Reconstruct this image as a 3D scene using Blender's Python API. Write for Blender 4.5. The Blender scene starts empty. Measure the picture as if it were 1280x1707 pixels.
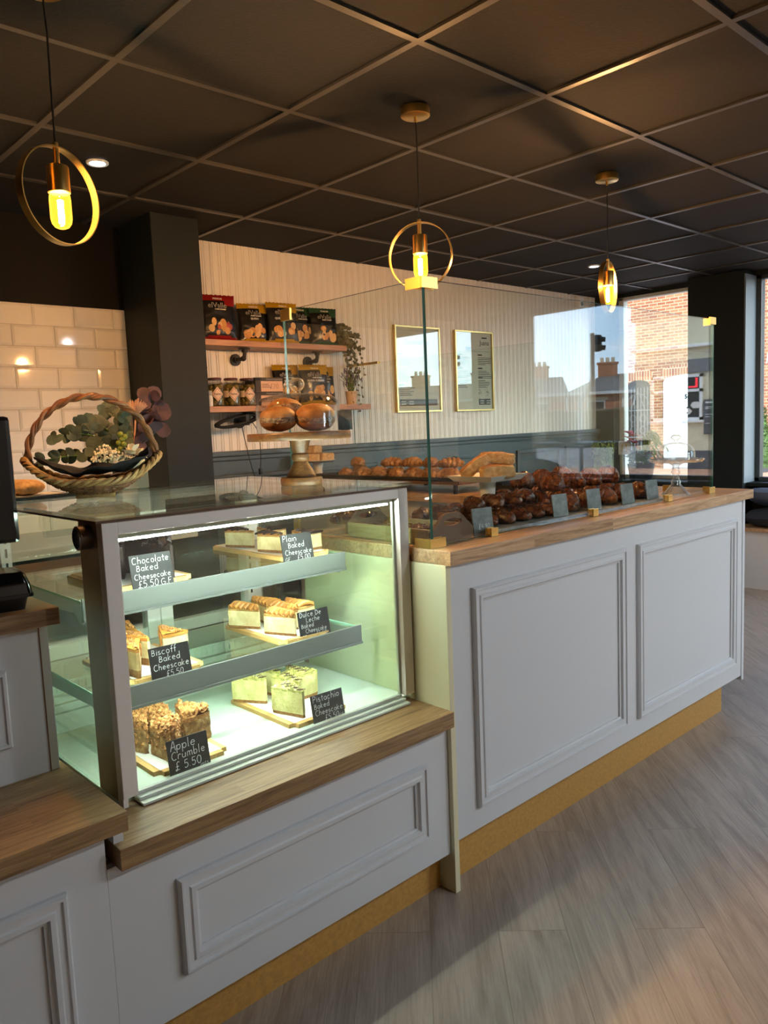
import bpy, bmesh, math, random
from mathutils import Vector, Matrix, noise
PI = math.pi
rnd = random.Random(7)
scene = bpy.context.scene
COL = scene.collection
WLOC = {}

# ------------------------------------------------------------------ helpers
def R(a): return math.radians(a)

def tag(o, label=None, cat=None, group=None, kind=None):
    if label: o['label'] = label
    if cat: o['category'] = cat
    if group: o['group'] = group
    if kind: o['kind'] = kind
    return o

def thing(name, label, cat, loc=(0, 0, 0), rz=0, group=None):
    o = bpy.data.objects.new(name, None)
    COL.objects.link(o)
    o.empty_display_size = .05
    o.location = loc
    o.rotation_euler = (0, 0, rz)
    WLOC[o.name] = Vector(loc)
    return tag(o, label, cat, group)

def dup(root, loc=None, rz=None, label=None, group=None, scale=None):
    r = root.copy(); COL.objects.link(r)
    if loc is not None: r.location = loc
    if rz is not None: r.rotation_euler = (0, 0, rz)
    if scale is not None: r.scale = (scale, scale, scale)
    if label: r['label'] = label
    if group: r['group'] = group
    for ch in list(root.children):
        c = ch.copy(); COL.objects.link(c); c.parent = r
        for g in list(ch.children):
            d = g.copy(); COL.objects.link(d); d.parent = c
    return r

def rotz(v, a):
    c, s = math.cos(a), math.sin(a)
    return Vector((v[0]*c - v[1]*s, v[0]*s + v[1]*c, v[2]))

class MB:
    def __init__(s): s.v = []; s.f = []; s.m = []; s.mi = 0
    def add(s, vs, fs, mi=None):
        b = len(s.v); s.v += [Vector(v) for v in vs]
        mi = s.mi if mi is None else mi
        for f in fs:
            s.f.append([i + b for i in f]); s.m.append(mi)
        return s
    def box(s, x0, x1, y0, y1, z0, z1, bev=0.0, mi=None, mats6=None):
        if x1 < x0: x0, x1 = x1, x0
        if y1 < y0: y0, y1 = y1, y0
        if z1 < z0: z0, z1 = z1, z0
        if bev <= 0:
            vs = [(x, y, z) for z in (z0, z1) for y in (y0, y1) for x in (x0, x1)]
            fs = [(0, 2, 3, 1), (4, 5, 7, 6), (0, 1, 5, 4), (2, 6, 7, 3), (0, 4, 6, 2), (1, 3, 7, 5)]
            if mats6:
                for k, f in enumerate(fs): s.add(vs, [f], mats6[k])
            else: s.add(vs, fs, mi)
            return s
        bm = bmesh.new()
        bmesh.ops.create_cube(bm, size=1)
        for v in bm.verts:
            v.co = Vector(((x0+x1)/2 + v.co.x*(x1-x0), (y0+y1)/2 + v.co.y*(y1-y0), (z0+z1)/2 + v.co.z*(z1-z0)))
        bev = min(bev, .45*min(x1-x0, y1-y0, z1-z0))
        bmesh.ops.bevel(bm, geom=list(bm.edges), offset=bev, segments=2, affect='EDGES', profile=.6)
        s.frombm(bm, mi)
        return s
    def frombm(s, bm, mi=None):
        bm.verts.ensure_lookup_table()
        s.add([v.co.copy() for v in bm.verts], [[v.index for v in f.verts] for f in bm.faces], mi)
        bm.free()
        return s
    def lathe(s, prof, cx=0, cy=0, seg=32, mi=None, sx=1, sy=1, wob=None):
        n = len(prof); vs = []; fs = []
        for k in range(seg):
            a = 2*PI*k/seg
            for i, (r, z) in enumerate(prof):
                rr = r*(wob(a, i) if wob else 1)
                vs.append((cx + rr*sx*math.cos(a), cy + rr*sy*math.sin(a), z))
        for k in range(seg):
            k2 = (k+1) % seg
            for i in range(n-1):
                a, b, c, d = k*n+i, k2*n+i, k2*n+i+1, k*n+i+1
                if prof[i][0] < 1e-6: fs.append((a, c, d))
                elif prof[i+1][0] < 1e-6: fs.append((a, b, c))
                else: fs.append((a, b, c, d))
        s.add(vs, fs, mi)
        return s
    def tube(s, pts, r, seg=8, mi=None, cap=True, closed=False):
        pts = [Vector(p) for p in pts]; n = len(pts)
        rs = r if isinstance(r, (list, tuple)) else [r]*n
        vs = []; fs = []; up = None
        for i, p in enumerate(pts):
            if closed: t = pts[(i+1) % n] - pts[i-1]
            else: t = pts[min(i+1, n-1)] - pts[max(i-1, 0)]
            if t.length < 1e-9: t = Vector((0, 0, 1))
            t.normalize()
            if up is None:
                up = Vector((0, 0, 1)) if abs(t.z) < .9 else Vector((1, 0, 0))
            u = up - t*up.dot(t)
            if u.length < 1e-6: u = Vector((1, 0, 0)) - t*t.x
            u.normalize(); w = t.cross(u); up = u
            for k in range(seg):
                a = 2*PI*k/seg
                vs.append(p + (u*math.cos(a) + w*math.sin(a))*rs[i])
        m = n if closed else n-1
        for i in range(m):
            j = (i+1) % n
            for k in range(seg):
                k2 = (k+1) % seg
                fs.append((i*seg+k, i*seg+k2, j*seg+k2, j*seg+k))
        if cap and not closed:
            fs.append(tuple(range(seg-1, -1, -1))); fs.append(tuple((n-1)*seg+k for k in range(seg)))
        s.add(vs, fs, mi)
        return s
    def cyl(s, p0, p1, r, seg=20, mi=None): return s.tube([p0, p1], r, seg, mi)
    def sphere(s, c, r, seg=12, rings=8, mi=None, sc=(1, 1, 1)):
        prof = [(math.sin(PI*i/rings)*r, -math.cos(PI*i/rings)*r) for i in range(rings+1)]
        b = MB().lathe(prof, seg=seg)
        s.add([(c[0]+v.x*sc[0], c[1]+v.y*sc[1], c[2]+v.z*sc[2]) for v in b.v], b.f, mi)
        return s
    def prism(s, poly, lo, hi, axis='z', mi=None):
        n = len(poly); vs = []
        for h in (lo, hi):
            for a, b in poly:
                vs.append({'z': (a, b, h), 'y': (a, h, b), 'x': (h, a, b)}[axis])
        fs = [tuple(range(n-1, -1, -1)), tuple(range(n, 2*n))]
        for i in range(n):
            j = (i+1) % n
            fs.append((i, j, n+j, n+i))
        s.add(vs, fs, mi)
        return s
    def chip(s, c, r, rg, mi=None, flat=1.0):
        """small irregular lump"""
        ax = Vector((rg.uniform(-1, 1), rg.uniform(-1, 1), rg.uniform(-1, 1))).normalized()
        q = Matrix.Rotation(rg.uniform(0, 6.28), 3, ax)
        base = [(1, 0, 0), (-1, 0, 0), (0, 1, 0), (0, -1, 0), (0, 0, flat), (0, 0, -flat)]
        vs = [Vector(c) + q @ (Vector(p)*r*rg.uniform(.7, 1.25)) for p in base]
        s.add(vs, [(0, 2, 4), (2, 1, 4), (1, 3, 4), (3, 0, 4), (2, 0, 5), (1, 2, 5), (3, 1, 5), (0, 3, 5)], mi)
        return s
    def moved(s, M):
        s.v = [M @ v for v in s.v]; return s
    def build(s, name, mats, parent=None, loc=None, smooth=False, local=False, sharp=None):
        """vertices are in world space unless local"""
        if not isinstance(mats, (list, tuple)): mats = [mats]
        off = Vector((0, 0, 0))
        if not local:
            if parent is not None: off = WLOC[parent.name]
            elif loc is not None: off = Vector(loc)
        me = bpy.data.meshes.new(name)
        me.from_pydata([v - off for v in s.v], [], s.f)
        for m in mats: me.materials.append(m)
        me.polygons.foreach_set('material_index', s.m)
        me.update()
        bm = bmesh.new(); bm.from_mesh(me)
        bmesh.ops.recalc_face_normals(bm, faces=list(bm.faces))
        bm.to_mesh(me); bm.free()
        if smooth:
            me.polygons.foreach_set('use_smooth', [True]*len(me.polygons))
            me.set_sharp_from_angle(angle=R(sharp or 40))
        o = bpy.data.objects.new(name, me); COL.objects.link(o)
        if parent is not None:
            o.parent = parent; WLOC[o.name] = WLOC[parent.name].copy()
        else:
            if loc is not None: o.location = loc
            WLOC[o.name] = Vector(loc) if loc is not None else Vector((0, 0, 0))
        return o

def struct(o): o['kind'] = 'structure'; return o

# ------------------------------------------------------------------ materials
def nmat(name):
    m = bpy.data.materials.new(name); m.use_nodes = True
    nt = m.node_tree
    return m, nt, nt.nodes['Principled BSDF'], nt.nodes['Material Output']

def c4(c): return (c[0], c[1], c[2], 1)

def srgb(r, g, b):
    f = lambda v: ((v/255+.055)/1.055)**2.4 if v > 10 else v/255/12.92
    return (f(r), f(g), f(b))

def coords(nt, scale=(1, 1, 1), rot=(0, 0, 0), loc=(0, 0, 0)):
    tc = nt.nodes.new('ShaderNodeTexCoord'); mp = nt.nodes.new('ShaderNodeMapping')
    nt.links.new(tc.outputs['Object'], mp.inputs['Vector'])
    mp.inputs['Scale'].default_value = scale; mp.inputs['Rotation'].default_value = rot
    mp.inputs['Location'].default_value = loc
    return mp.outputs['Vector']

def ramp(nt, fac, stops):
    r = nt.nodes.new('ShaderNodeValToRGB')
    while len(r.color_ramp.elements) < len(stops): r.color_ramp.elements.new(.5)
    for e, (p, c) in zip(r.color_ramp.elements, stops):
        e.position = p; e.color = c4(c)
    nt.links.new(fac, r.inputs['Fac'])
    return r.outputs['Color']

def noise_tex(nt, vec, scale, detail=4, rough=.55, dist=0):
    n = nt.nodes.new('ShaderNodeTexNoise'); nt.links.new(vec, n.inputs['Vector'])
    n.inputs['Scale'].default_value = scale; n.inputs['Detail'].default_value = detail
    n.inputs['Roughness'].default_value = rough; n.inputs['Distortion'].default_value = dist
    return n.outputs['Fac']

def bump(nt, bs, height, strength=.3, dist=.01):
    b = nt.nodes.new('ShaderNodeBump'); nt.links.new(height, b.inputs['Height'])
    b.inputs['Strength'].default_value = strength; b.inputs['Distance'].default_value = dist
    nt.links.new(b.outputs['Normal'], bs.inputs['Normal'])

def mixc(nt, a, b, fac, mode='MIX'):
    n = nt.nodes.new('ShaderNodeMix'); n.data_type = 'RGBA'; n.blend_type = mode
    for sock, val in ((n.inputs[6], a), (n.inputs[7], b)):
        if isinstance(val, (tuple, list)): sock.default_value = c4(val)
        else: nt.links.new(val, sock)
    if isinstance(fac, (int, float)): n.inputs[0].default_value = fac
    else: nt.links.new(fac, n.inputs[0])
    return n.outputs[2]

def mathn(nt, op, a, b=None):
    n = nt.nodes.new('ShaderNodeMath'); n.operation = op
    for i, v in enumerate((a, b)):
        if v is None: continue
        if isinstance(v, (int, float)): n.inputs[i].default_value = v
        else: nt.links.new(v, n.inputs[i])
    return n.outputs[0]

def plain(name, col, rough=.5, metal=0, spec=.5, bmp=0, bscale=200, var=0, vscale=6, coat=0):
    m, nt, bs, out = nmat(name)
    bs.inputs['Base Color'].default_value = c4(col)
    bs.inputs['Roughness'].default_value = rough
    bs.inputs['Metallic'].default_value = metal
    bs.inputs['Specular IOR Level'].default_value = spec
    if coat: bs.inputs['Coat Weight'].default_value = coat; bs.inputs['Coat Roughness'].default_value = .1
    v = coords(nt)
    if var:
        f = noise_tex(nt, v, vscale, 3)
        lo = tuple(max(0, c*(1-var)) for c in col); hi = tuple(min(1, c*(1+var)) for c in col)
        nt.links.new(ramp(nt, f, [(.3, lo), (.7, hi)]), bs.inputs['Base Color'])
    if bmp: bump(nt, bs, noise_tex(nt, v, bscale, 3), bmp, .002)
    return m

def mottled(name, stops, scale=40, rough=.6, bmp=.4, bscale=120, detail=5, spec=.4, dist=0, coat=0, sub=0):
    m, nt, bs, out = nmat(name)
    v = coords(nt)
    nt.links.new(ramp(nt, noise_tex(nt, v, scale, detail, .6, dist), stops), bs.inputs['Base Color'])
    bs.inputs['Roughness'].default_value = rough; bs.inputs['Specular IOR Level'].default_value = spec
    if coat: bs.inputs['Coat Weight'].default_value = coat; bs.inputs['Coat Roughness'].default_value = .15
    if bmp: bump(nt, bs, noise_tex(nt, v, bscale, 4), bmp, .004)
    return m

def oak(name, tone=1.0, ang=0, stave=(.45, .045), rough=.38, cols=None, grain=1.0):
    """solid oak made of glued staves running along local X (after rotation)"""
    m, nt, bs, out = nmat(name)
    v = coords(nt, rot=(0, 0, ang))
    br = nt.nodes.new('ShaderNodeTexBrick'); nt.links.new(v, br.inputs['Vector'])
    br.inputs['Scale'].default_value = 1; br.inputs['Brick Width'].default_value = stave[0]
    br.inputs['Row Height'].default_value = stave[1]; br.inputs['Mortar Size'].default_value = .0004
    br.inputs['Color1'].default_value = (0, 0, 0, 1); br.inputs['Color2'].default_value = (1, 1, 1, 1)
    br.inputs['Mortar'].default_value = (.2, .2, .2, 1); br.offset = .37
    tc = nt.nodes.new('ShaderNodeMapping'); nt.links.new(v, tc.inputs['Vector'])
    tc.inputs['Scale'].default_value = (3.5, 60, 60)
    addv = nt.nodes.new('ShaderNodeVectorMath'); addv.operation = 'ADD'
    nt.links.new(tc.outputs[0], addv.inputs[0]); nt.links.new(br.outputs['Color'], addv.inputs[1])
    g1 = noise_tex(nt, addv.outputs[0], 1.0, 6, .65, 1.2)
    t2 = nt.nodes.new('ShaderNodeMapping'); nt.links.new(v, t2.inputs['Vector'])
    t2.inputs['Scale'].default_value = (14, 260, 260)
    g2 = noise_tex(nt, t2.outputs[0], 1.0, 3, .6, .3)
    cols = cols or [srgb(124, 97, 68), srgb(170, 139, 104), srgb(194, 165, 130)]
    cols = [tuple(c*tone for c in k) for k in cols]
    base = ramp(nt, g1, [(.28, cols[0]), (.5, cols[1]), (.75, cols[2])])
    fine = ramp(nt, g2, [(.35, (.62, .58, .54)), (.6, (1, 1, 1))])
    c1 = mixc(nt, base, fine, .55*grain, 'MULTIPLY')
    st = ramp(nt, br.outputs['Color'], [(0, (.72, .68, .64)), (1, (1.0, 1.0, 1.0))])
    c2 = mixc(nt, c1, st, .8, 'MULTIPLY')
    nt.links.new(c2, bs.inputs['Base Color'])
    bs.inputs['Roughness'].default_value = rough
    bump(nt, bs, g2, .12, .002)
    return m

def pane_mat(name, tint=(.97, 1, .985), ior=1.5):
    """thin flat glass: straight transmission plus Fresnel mirror, same on both faces"""
    m, nt, bs, out = nmat(name)
    nt.nodes.remove(bs)
    tr = nt.nodes.new('ShaderNodeBsdfTransparent'); tr.inputs[0].default_value = c4(tint)
    gl = nt.nodes.new('ShaderNodeBsdfGlossy'); gl.inputs['Roughness'].default_value = 0.0
    gl.inputs['Color'].default_value = (1, 1, 1, 1)
    geo = nt.nodes.new('ShaderNodeNewGeometry')
    i2 = mathn(nt, 'ADD', mathn(nt, 'MULTIPLY', geo.outputs['Backfacing'], 1/ior - ior), ior)
    fr = nt.nodes.new('ShaderNodeFresnel'); nt.links.new(i2, fr.inputs['IOR'])
    mx = nt.nodes.new('ShaderNodeMixShader')
    nt.links.new(fr.outputs[0], mx.inputs[0]); nt.links.new(tr.outputs[0], mx.inputs[1]); nt.links.new(gl.outputs[0], mx.inputs[2])
    nt.links.new(mx.outputs[0], out.inputs['Surface'])
    return m

def emit(name, col, st):
    m, nt, bs, out = nmat(name)
    nt.nodes.remove(bs)
    e = nt.nodes.new('ShaderNodeEmission'); e.inputs[0].default_value = c4(col); e.inputs[1].default_value = st
    nt.links.new(e.outputs[0], out.inputs['Surface'])
    return m

M = {}
M['paint'] = plain('pale_grey_satin_paint', srgb(208, 211, 214), .38, bmp=.03, bscale=300)
M['cream'] = plain('cream_melamine', srgb(224, 218, 182), .4)
M['leaf_olive'] = mottled('olive_leaf', [(.3, srgb(70, 72, 48)), (.7, srgb(128, 124, 88))], 25, .6, .1)
M['white'] = plain('white_metal', srgb(244, 246, 244), .35)
M['teal'] = plain('dark_green_grey_paint', srgb(30, 36, 35), .5, spec=.2, bmp=.05, bscale=250)
M['teal_dark'] = plain('dark_wall_paint', srgb(12, 10.5, 9), .6, spec=.15, bmp=.05, bscale=250)
M['oak'] = oak('oak_worktop', 1.5, 0, grain=.8)
M['oak_dark'] = oak('oiled_oak_worktop', 1.15, 0, cols=[srgb(108, 82, 54), srgb(152, 120, 82), srgb(178, 146, 106)])
M['oak_y'] = oak('oak_worktop_across', 1.5, R(90))
M['pine'] = oak('pine_plank', 1.0, 0, stave=(4, .3), cols=[srgb(150, 98, 60), srgb(196, 138, 90), srgb(214, 160, 112)], grain=.6)
M['acacia'] = oak('acacia_wood', 1.0, .4, stave=(.3, .05), cols=[srgb(72, 44, 24), srgb(112, 74, 42), srgb(142, 100, 62)])
M['bamboo'] = oak('bamboo_board', 1.0, R(90), stave=(.5, .02), cols=[srgb(190, 146, 84), srgb(214, 172, 106), srgb(226, 190, 126)], grain=.5)
M['pale_wood'] = oak('pale_wood_tray', 1.0, R(90), stave=(.6, .3), cols=[srgb(176, 150, 106), srgb(205, 180, 132), srgb(216, 194, 150)], grain=.6)
M['gold'] = plain('brushed_gold_laminate', srgb(206, 158, 82), .36, metal=.35, bmp=.25, bscale=420, var=.12, vscale=90)
M['brass'] = plain('brushed_brass', srgb(238, 196, 112), .3, metal=1, bmp=.05, bscale=300)
M['brass_frame'] = plain('satin_brass_frame', srgb(226, 196, 130), .3, metal=1)
M['black'] = plain('black_plastic', (.006, .006, .007), .25)
M['black_matt'] = plain('black_iron', (.012, .012, .012), .55, bmp=.2, bscale=150)
M['black_gloss'] = plain('glossy_black_plastic', (.004, .004, .005), .1)
M['cloth'] = plain('black_cloth', (.006, .005, .006), .85, bmp=.4, bscale=400)
M['pane'] = pane_mat('clear_glass_pane')
M['pane_green'] = pane_mat('greenish_glass_pane', (.93, .985, .945))
M['dome'] = pane_mat('clear_glass_dome', (.96, .965, .965), 1.5)
def crystal_mat():
    m, nt, bs, out = nmat('cut_crystal'); nt.nodes.remove(bs)
    tr = nt.nodes.new('ShaderNodeBsdfTransparent'); tr.inputs[0].default_value = (.93, .94, .94, 1)
    gl = nt.nodes.new('ShaderNodeBsdfGlossy'); gl.inputs['Roughness'].default_value = .08
    df = nt.nodes.new('ShaderNodeBsdfTranslucent'); df.inputs[0].default_value = (.9, .92, .92, 1)
    lw = nt.nodes.new('ShaderNodeLayerWeight'); lw.inputs[0].default_value = .55
    m1 = nt.nodes.new('ShaderNodeMixShader'); m1.inputs[0].default_value = .45
    nt.links.new(gl.outputs[0], m1.inputs[1]); nt.links.new(df.outputs[0], m1.inputs[2])
    mx = nt.nodes.new('ShaderNodeMixShader'); nt.links.new(lw.outputs['Facing'], mx.inputs[0])
    nt.links.new(tr.outputs[0], mx.inputs[1]); nt.links.new(m1.outputs[0], mx.inputs[2]); nt.links.new(mx.outputs[0], out.inputs['Surface'])
    return m
M['crystal'] = crystal_mat()
M['win'] = pane_mat('window_glass', (.97, .985, .98), 1.45)
M['edge'] = plain('green_glass_edge', srgb(44, 92, 78), .12)
M['edge_pale'] = plain('pale_green_glass_edge', srgb(150, 205, 180), .1)
M['slate'] = mottled('chalkboard_slate', [(.3, (.006, .007, .008)), (.7, (.017, .018, .019))], 30, .5, .1, 200)
M['slate_grey'] = mottled('grey_sheen_slate', [(.25, srgb(70, 78, 80)), (.6, srgb(126, 134, 134)), (.8, srgb(168, 174, 172))], 26, .35, .15, 120)  # on the sign faces the pale mottling stands in for reflected light
M['chalk'] = plain('white_chalk', srgb(225, 228, 224), .9)
M['steel'] = plain('brushed_steel', srgb(176, 180, 182), .3, metal=1)
M['greystrip'] = plain('grey_anodised_metal', srgb(112, 118, 114), .4)
M['rail'] = plain('pale_grey_rail', srgb(206, 216, 206), .35)
M['mauve'] = plain('grey_case_frame', srgb(234, 229, 222), .38)
M['mirror'] = plain('polished_chrome', (.85, .85, .85), .05, metal=1)
M['deck'] = plain('white_enamel_deck', srgb(190, 206, 190), .28)
M['paper'] = plain('white_paper', srgb(232, 230, 224), .8)
M['ceramic'] = plain('white_ceramic', srgb(228, 222, 212), .18)
M['leaf'] = mottled('green_leaf', [(.3, srgb(38, 66, 24)), (.7, srgb(96, 132, 48))], 20, .5, .1)
M['leaf_grey'] = mottled('eucalyptus_leaf', [(.3, srgb(36, 46, 38)), (.7, srgb(76, 88, 72))], 25, .6, .1)
M['leaf_bright'] = mottled('bright_palm_leaf', [(.3, srgb(90, 130, 40)), (.7, srgb(190, 205, 110))], 18, .5, .1)
M['purple'] = mottled('dusky_purple_petal', [(.3, srgb(38, 24, 30)), (.7, srgb(84, 58, 68))], 25, .7, .1)
M['pinkish'] = plain('dusky_pink_bristle', srgb(176, 130, 104), .8)
M['whitefl'] = plain('white_petal', srgb(226, 220, 202), .8)
M['berry'] = plain('lime_green_berry', srgb(104, 118, 40), .5)
M['red'] = plain('red_bract', srgb(190, 22, 44), .55, var=.3, vscale=30)
M['lav'] = plain('lavender_bloom', srgb(112, 88, 130), .8)
M['terracotta'] = plain('cream_pot', srgb(214, 182, 150), .6)
M['wicker'] = mottled('brown_wicker', [(.3, srgb(70, 40, 20)), (.55, srgb(112, 68, 36)), (.8, srgb(148, 104, 62))], 30, .5, .3, 160)
M['wicker_pale'] = mottled('pale_wicker', [(.3, srgb(116, 82, 46)), (.7, srgb(176, 142, 92))], 30, .55, .3, 160)
M['crust'] = mottled('golden_crust', [(.28, srgb(134, 82, 40)), (.52, srgb(184, 130, 74)), (.75, srgb(212, 168, 112))], 22, .5, .35, 60)
M['glaze'] = mottled('dark_glazed_pastry', [(.3, srgb(42, 20, 12)), (.52, srgb(92, 50, 28)), (.78, srgb(156, 98, 56))], 34, .25, .8, 70, coat=.5, dist=1.2)
M['pastry'] = mottled('baked_pastry', [(.28, srgb(88, 56, 34)), (.5, srgb(154, 108, 66)), (.75, srgb(206, 164, 112))], 40, .4, .8, 80, coat=.25, dist=1.0)
M['crumb'] = mottled('bread_crumb', [(.3, srgb(176, 132, 84)), (.6, srgb(212, 174, 122)), (.8, srgb(226, 196, 150))], 60, .85, .6, 130)
M['biscuit'] = mottled('biscuit_base', [(.3, srgb(120, 78, 38)), (.7, srgb(182, 134, 76))], 90, .9, .5, 220)
M['filling'] = mottled('baked_cheesecake', [(.25, srgb(206, 182, 120)), (.6, srgb(232, 216, 166)), (.8, srgb(238, 226, 184))], 45, .6, .5, 150)
M['filling_tan'] = mottled('caramel_cheesecake', [(.25, srgb(176, 138, 84)), (.6, srgb(214, 182, 126)), (.8, srgb(226, 198, 146))], 45, .6, .5, 150)
M['filling_green'] = mottled('pistachio_cheesecake', [(.25, srgb(186, 178, 104)), (.6, srgb(216, 208, 146)), (.8, srgb(226, 220, 168))], 45, .6, .5, 150)
M['choc_cake'] = mottled('chocolate_cake', [(.3, srgb(18, 10, 8)), (.7, srgb(48, 30, 25))], 60, .7, .6, 140)
M['choc'] = mottled('dark_chocolate', [(.3, srgb(16, 9, 7)), (.7, srgb(46, 30, 27))], 30, .4, .3, 120)
M['caramel'] = mottled('caramel_topping', [(.3, srgb(176, 110, 42)), (.7, srgb(216, 152, 74))], 40, .35, .3, 150)
M['dulce'] = mottled('piped_caramel', [(.3, srgb(160, 100, 40)), (.7, srgb(198, 138, 70))], 40, .4, .2, 150)
M['brownskin'] = mottled('browned_cheesecake_top', [(.3, srgb(134, 84, 36)), (.7, srgb(206, 160, 90))], 40, .5, .3, 150)
M['pist'] = mottled('chopped_pistachio', [(.3, srgb(122, 120, 48)), (.55, srgb(190, 184, 106)), (.75, srgb(230, 222, 170))], 120, .7, .2, 200)
M['crumble'] = mottled('oat_crumble', [(.3, srgb(96, 58, 28)), (.52, srgb(176, 122, 66)), (.75, srgb(216, 172, 112))], 110, .8, .2, 200)
M['apple'] = mottled('crumble_cake_side', [(.3, srgb(96, 66, 36)), (.55, srgb(156, 118, 70)), (.8, srgb(224, 206, 150))], 50, .8, .7, 120)
M['drizzle'] = plain('dark_drizzle', srgb(58, 34, 20), .3)
M['navy'] = plain('dark_blue_cushion', srgb(36, 42, 54), .85, bmp=.3, bscale=300)
M['cord'] = plain('black_cord', (.008, .008, .008), .6)
# ------------------------------------------------------------------ setting
CEIL = 2.40; YB = 3.90; XW = 6.36; XP = 6.13; YF = -2.6; XL = -2.5

def floor_mat():
    m, nt, bs, out = nmat('grey_oak_vinyl_planks')
    v = coords(nt, rot=(0, 0, R(-45)))
    br = nt.nodes.new('ShaderNodeTexBrick'); nt.links.new(v, br.inputs['Vector'])
    br.inputs['Scale'].default_value = 1; br.inputs['Brick Width'].default_value = 1.22
    br.inputs['Row Height'].default_value = .18; br.inputs['Mortar Size'].default_value = .0011
    br.inputs['Color1'].default_value = (0, 0, 0, 1); br.inputs['Color2'].default_value = (1, 1, 1, 1)
    br.inputs['Mortar'].default_value = (0, 0, 0, 1); br.offset = .41
    mp = nt.nodes.new('ShaderNodeMapping'); nt.links.new(v, mp.inputs['Vector']); mp.inputs['Scale'].default_value = (1.6, 14, 14)
    ad = nt.nodes.new('ShaderNodeVectorMath'); ad.operation = 'MULTIPLY_ADD'
    nt.links.new(br.outputs['Color'], ad.inputs[0]); ad.inputs[1].default_value = (9, 9, 9); nt.links.new(mp.outputs[0], ad.inputs[2])
    g1 = noise_tex(nt, ad.outputs[0], 1.0, 7, .62, 1.6)
    m2 = nt.nodes.new('ShaderNodeMapping'); nt.links.new(v, m2.inputs['Vector']); m2.inputs['Scale'].default_value = (9, 170, 170)
    g2 = noise_tex(nt, m2.outputs[0], 1.0, 4, .6, .2)
    base = ramp(nt, g1, [(.25, srgb(132, 119, 107)), (.5, srgb(166, 152, 140)), (.78, srgb(186, 173, 161))])
    fine = ramp(nt, g2, [(.34, (.66, .64, .62)), (.6, (1, 1, 1))])
    c = mixc(nt, base, fine, .5, 'MULTIPLY')
    st = ramp(nt, br.outputs['Color'], [(0, (.94, .93, .92)), (1, (1, 1, 1))])
    c = mixc(nt, c, st, 1.0, 'MULTIPLY')
    c = mixc(nt, c, srgb(70, 60, 52), mathn(nt, 'MULTIPLY', br.outputs['Fac'], .4))
    nt.links.new(c, bs.inputs['Base Color'])
    bs.inputs['Roughness'].default_value = .32
    bump(nt, bs, g2, .35, .003)
    return m

struct(MB().box(XL-.1, XW+.1, YF-.1, YB+.1, -.12, 0).build('floor', floor_mat()))

# suspended ceiling: tiles laid in a 600 mm grid of exposed bars
m_tile = plain('charcoal_ceiling_tile', srgb(33, 32.5, 31.5), .8, spec=.2, bmp=.7, bscale=120, var=.10, vscale=60)
m_bar = plain('charcoal_ceiling_bar', srgb(60, 58, 54), .38)
cb = MB()
cb.box(XL-.1, XW+.1, YF-.1, YB+.1, CEIL+.004, CEIL+.2, mi=0)
X0, Y0 = 1.660, 1.579
for i in range(-7, 9):
    x = X0 + .6*i
    if XL < x < XW: cb.box(x-.0115, x+.0115, YF, YB, CEIL-.004, CEIL+.006, mi=1)
for j in range(-7, 5):
    y = Y0 + .6*j
    if YF < y < YB: cb.box(XL, XW, y-.0115, y+.0115, CEIL-.0042, CEIL+.0058, mi=1)
struct(cb.build('ceiling', [m_tile, m_bar]))

# beaded board wall behind the shelves
def bead_wall():
    prof = []; x = 1.84; pitch = .052
    while x < XW:
        for dx, d in ((0, 0), (.002, .004), (.0045, .004), (.0065, .0), (.011, -.0008), (.0155, 0), (.0175, .004), (.020, .004), (.022, 0)):
            if x+dx < XW: prof.append((x+dx, YB+d))
        x += pitch
    prof.append((XW, YB))
    vs = [(a, b, 1.2) for a, b in prof] + [(a, b, CEIL) for a, b in prof]
    n = len(prof)
    mb = MB(); mb.add(vs, [(i, i+1, n+i+1, n+i) for i in range(n-1)])
    mb.box(1.84, XW+.1, YB+.006, YB+.12, 0, CEIL)
    return mb
struct(bead_wall().build('wall_back', plain('warm_white_beaded_board', srgb(232, 226, 215), .42)))

# dado panelling under it
dd = MB()
dd.box(1.84, XW, YB-.016, YB+.004, 0, 1.205)
dd.box(1.84, XW, YB-.045, YB+.004, 1.205, 1.235, bev=.006)
dd.box(1.84, XW, YB-.032, YB, 1.180, 1.205, bev=.005)
for a, b in ((2.22, 2.86), (2.92, 3.54), (3.60, 4.22), (4.30, 4.98), (5.06, 5.66), (5.74, 6.2)):
    z0, z1 = .2, 1.10; w = .028
    for (x0, x1, q0, q1) in ((a, b, z1-w, z1), (a, b, z0, z0+w), (a, a+w, z0, z1), (b-w, b, z0, z1)):
        dd.box(x0, x1, YB-.034, YB-.014, q0, q1, bev=.007)
struct(dd.build('trim_1', plain('dark_teal_panelling', srgb(62, 74, 76), .38)))

struct(MB().box(1.84, 2.097, 3.55, YB+.1, 0, CEIL+.01, bev=.004).build('wall_column', M['teal']))

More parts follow.
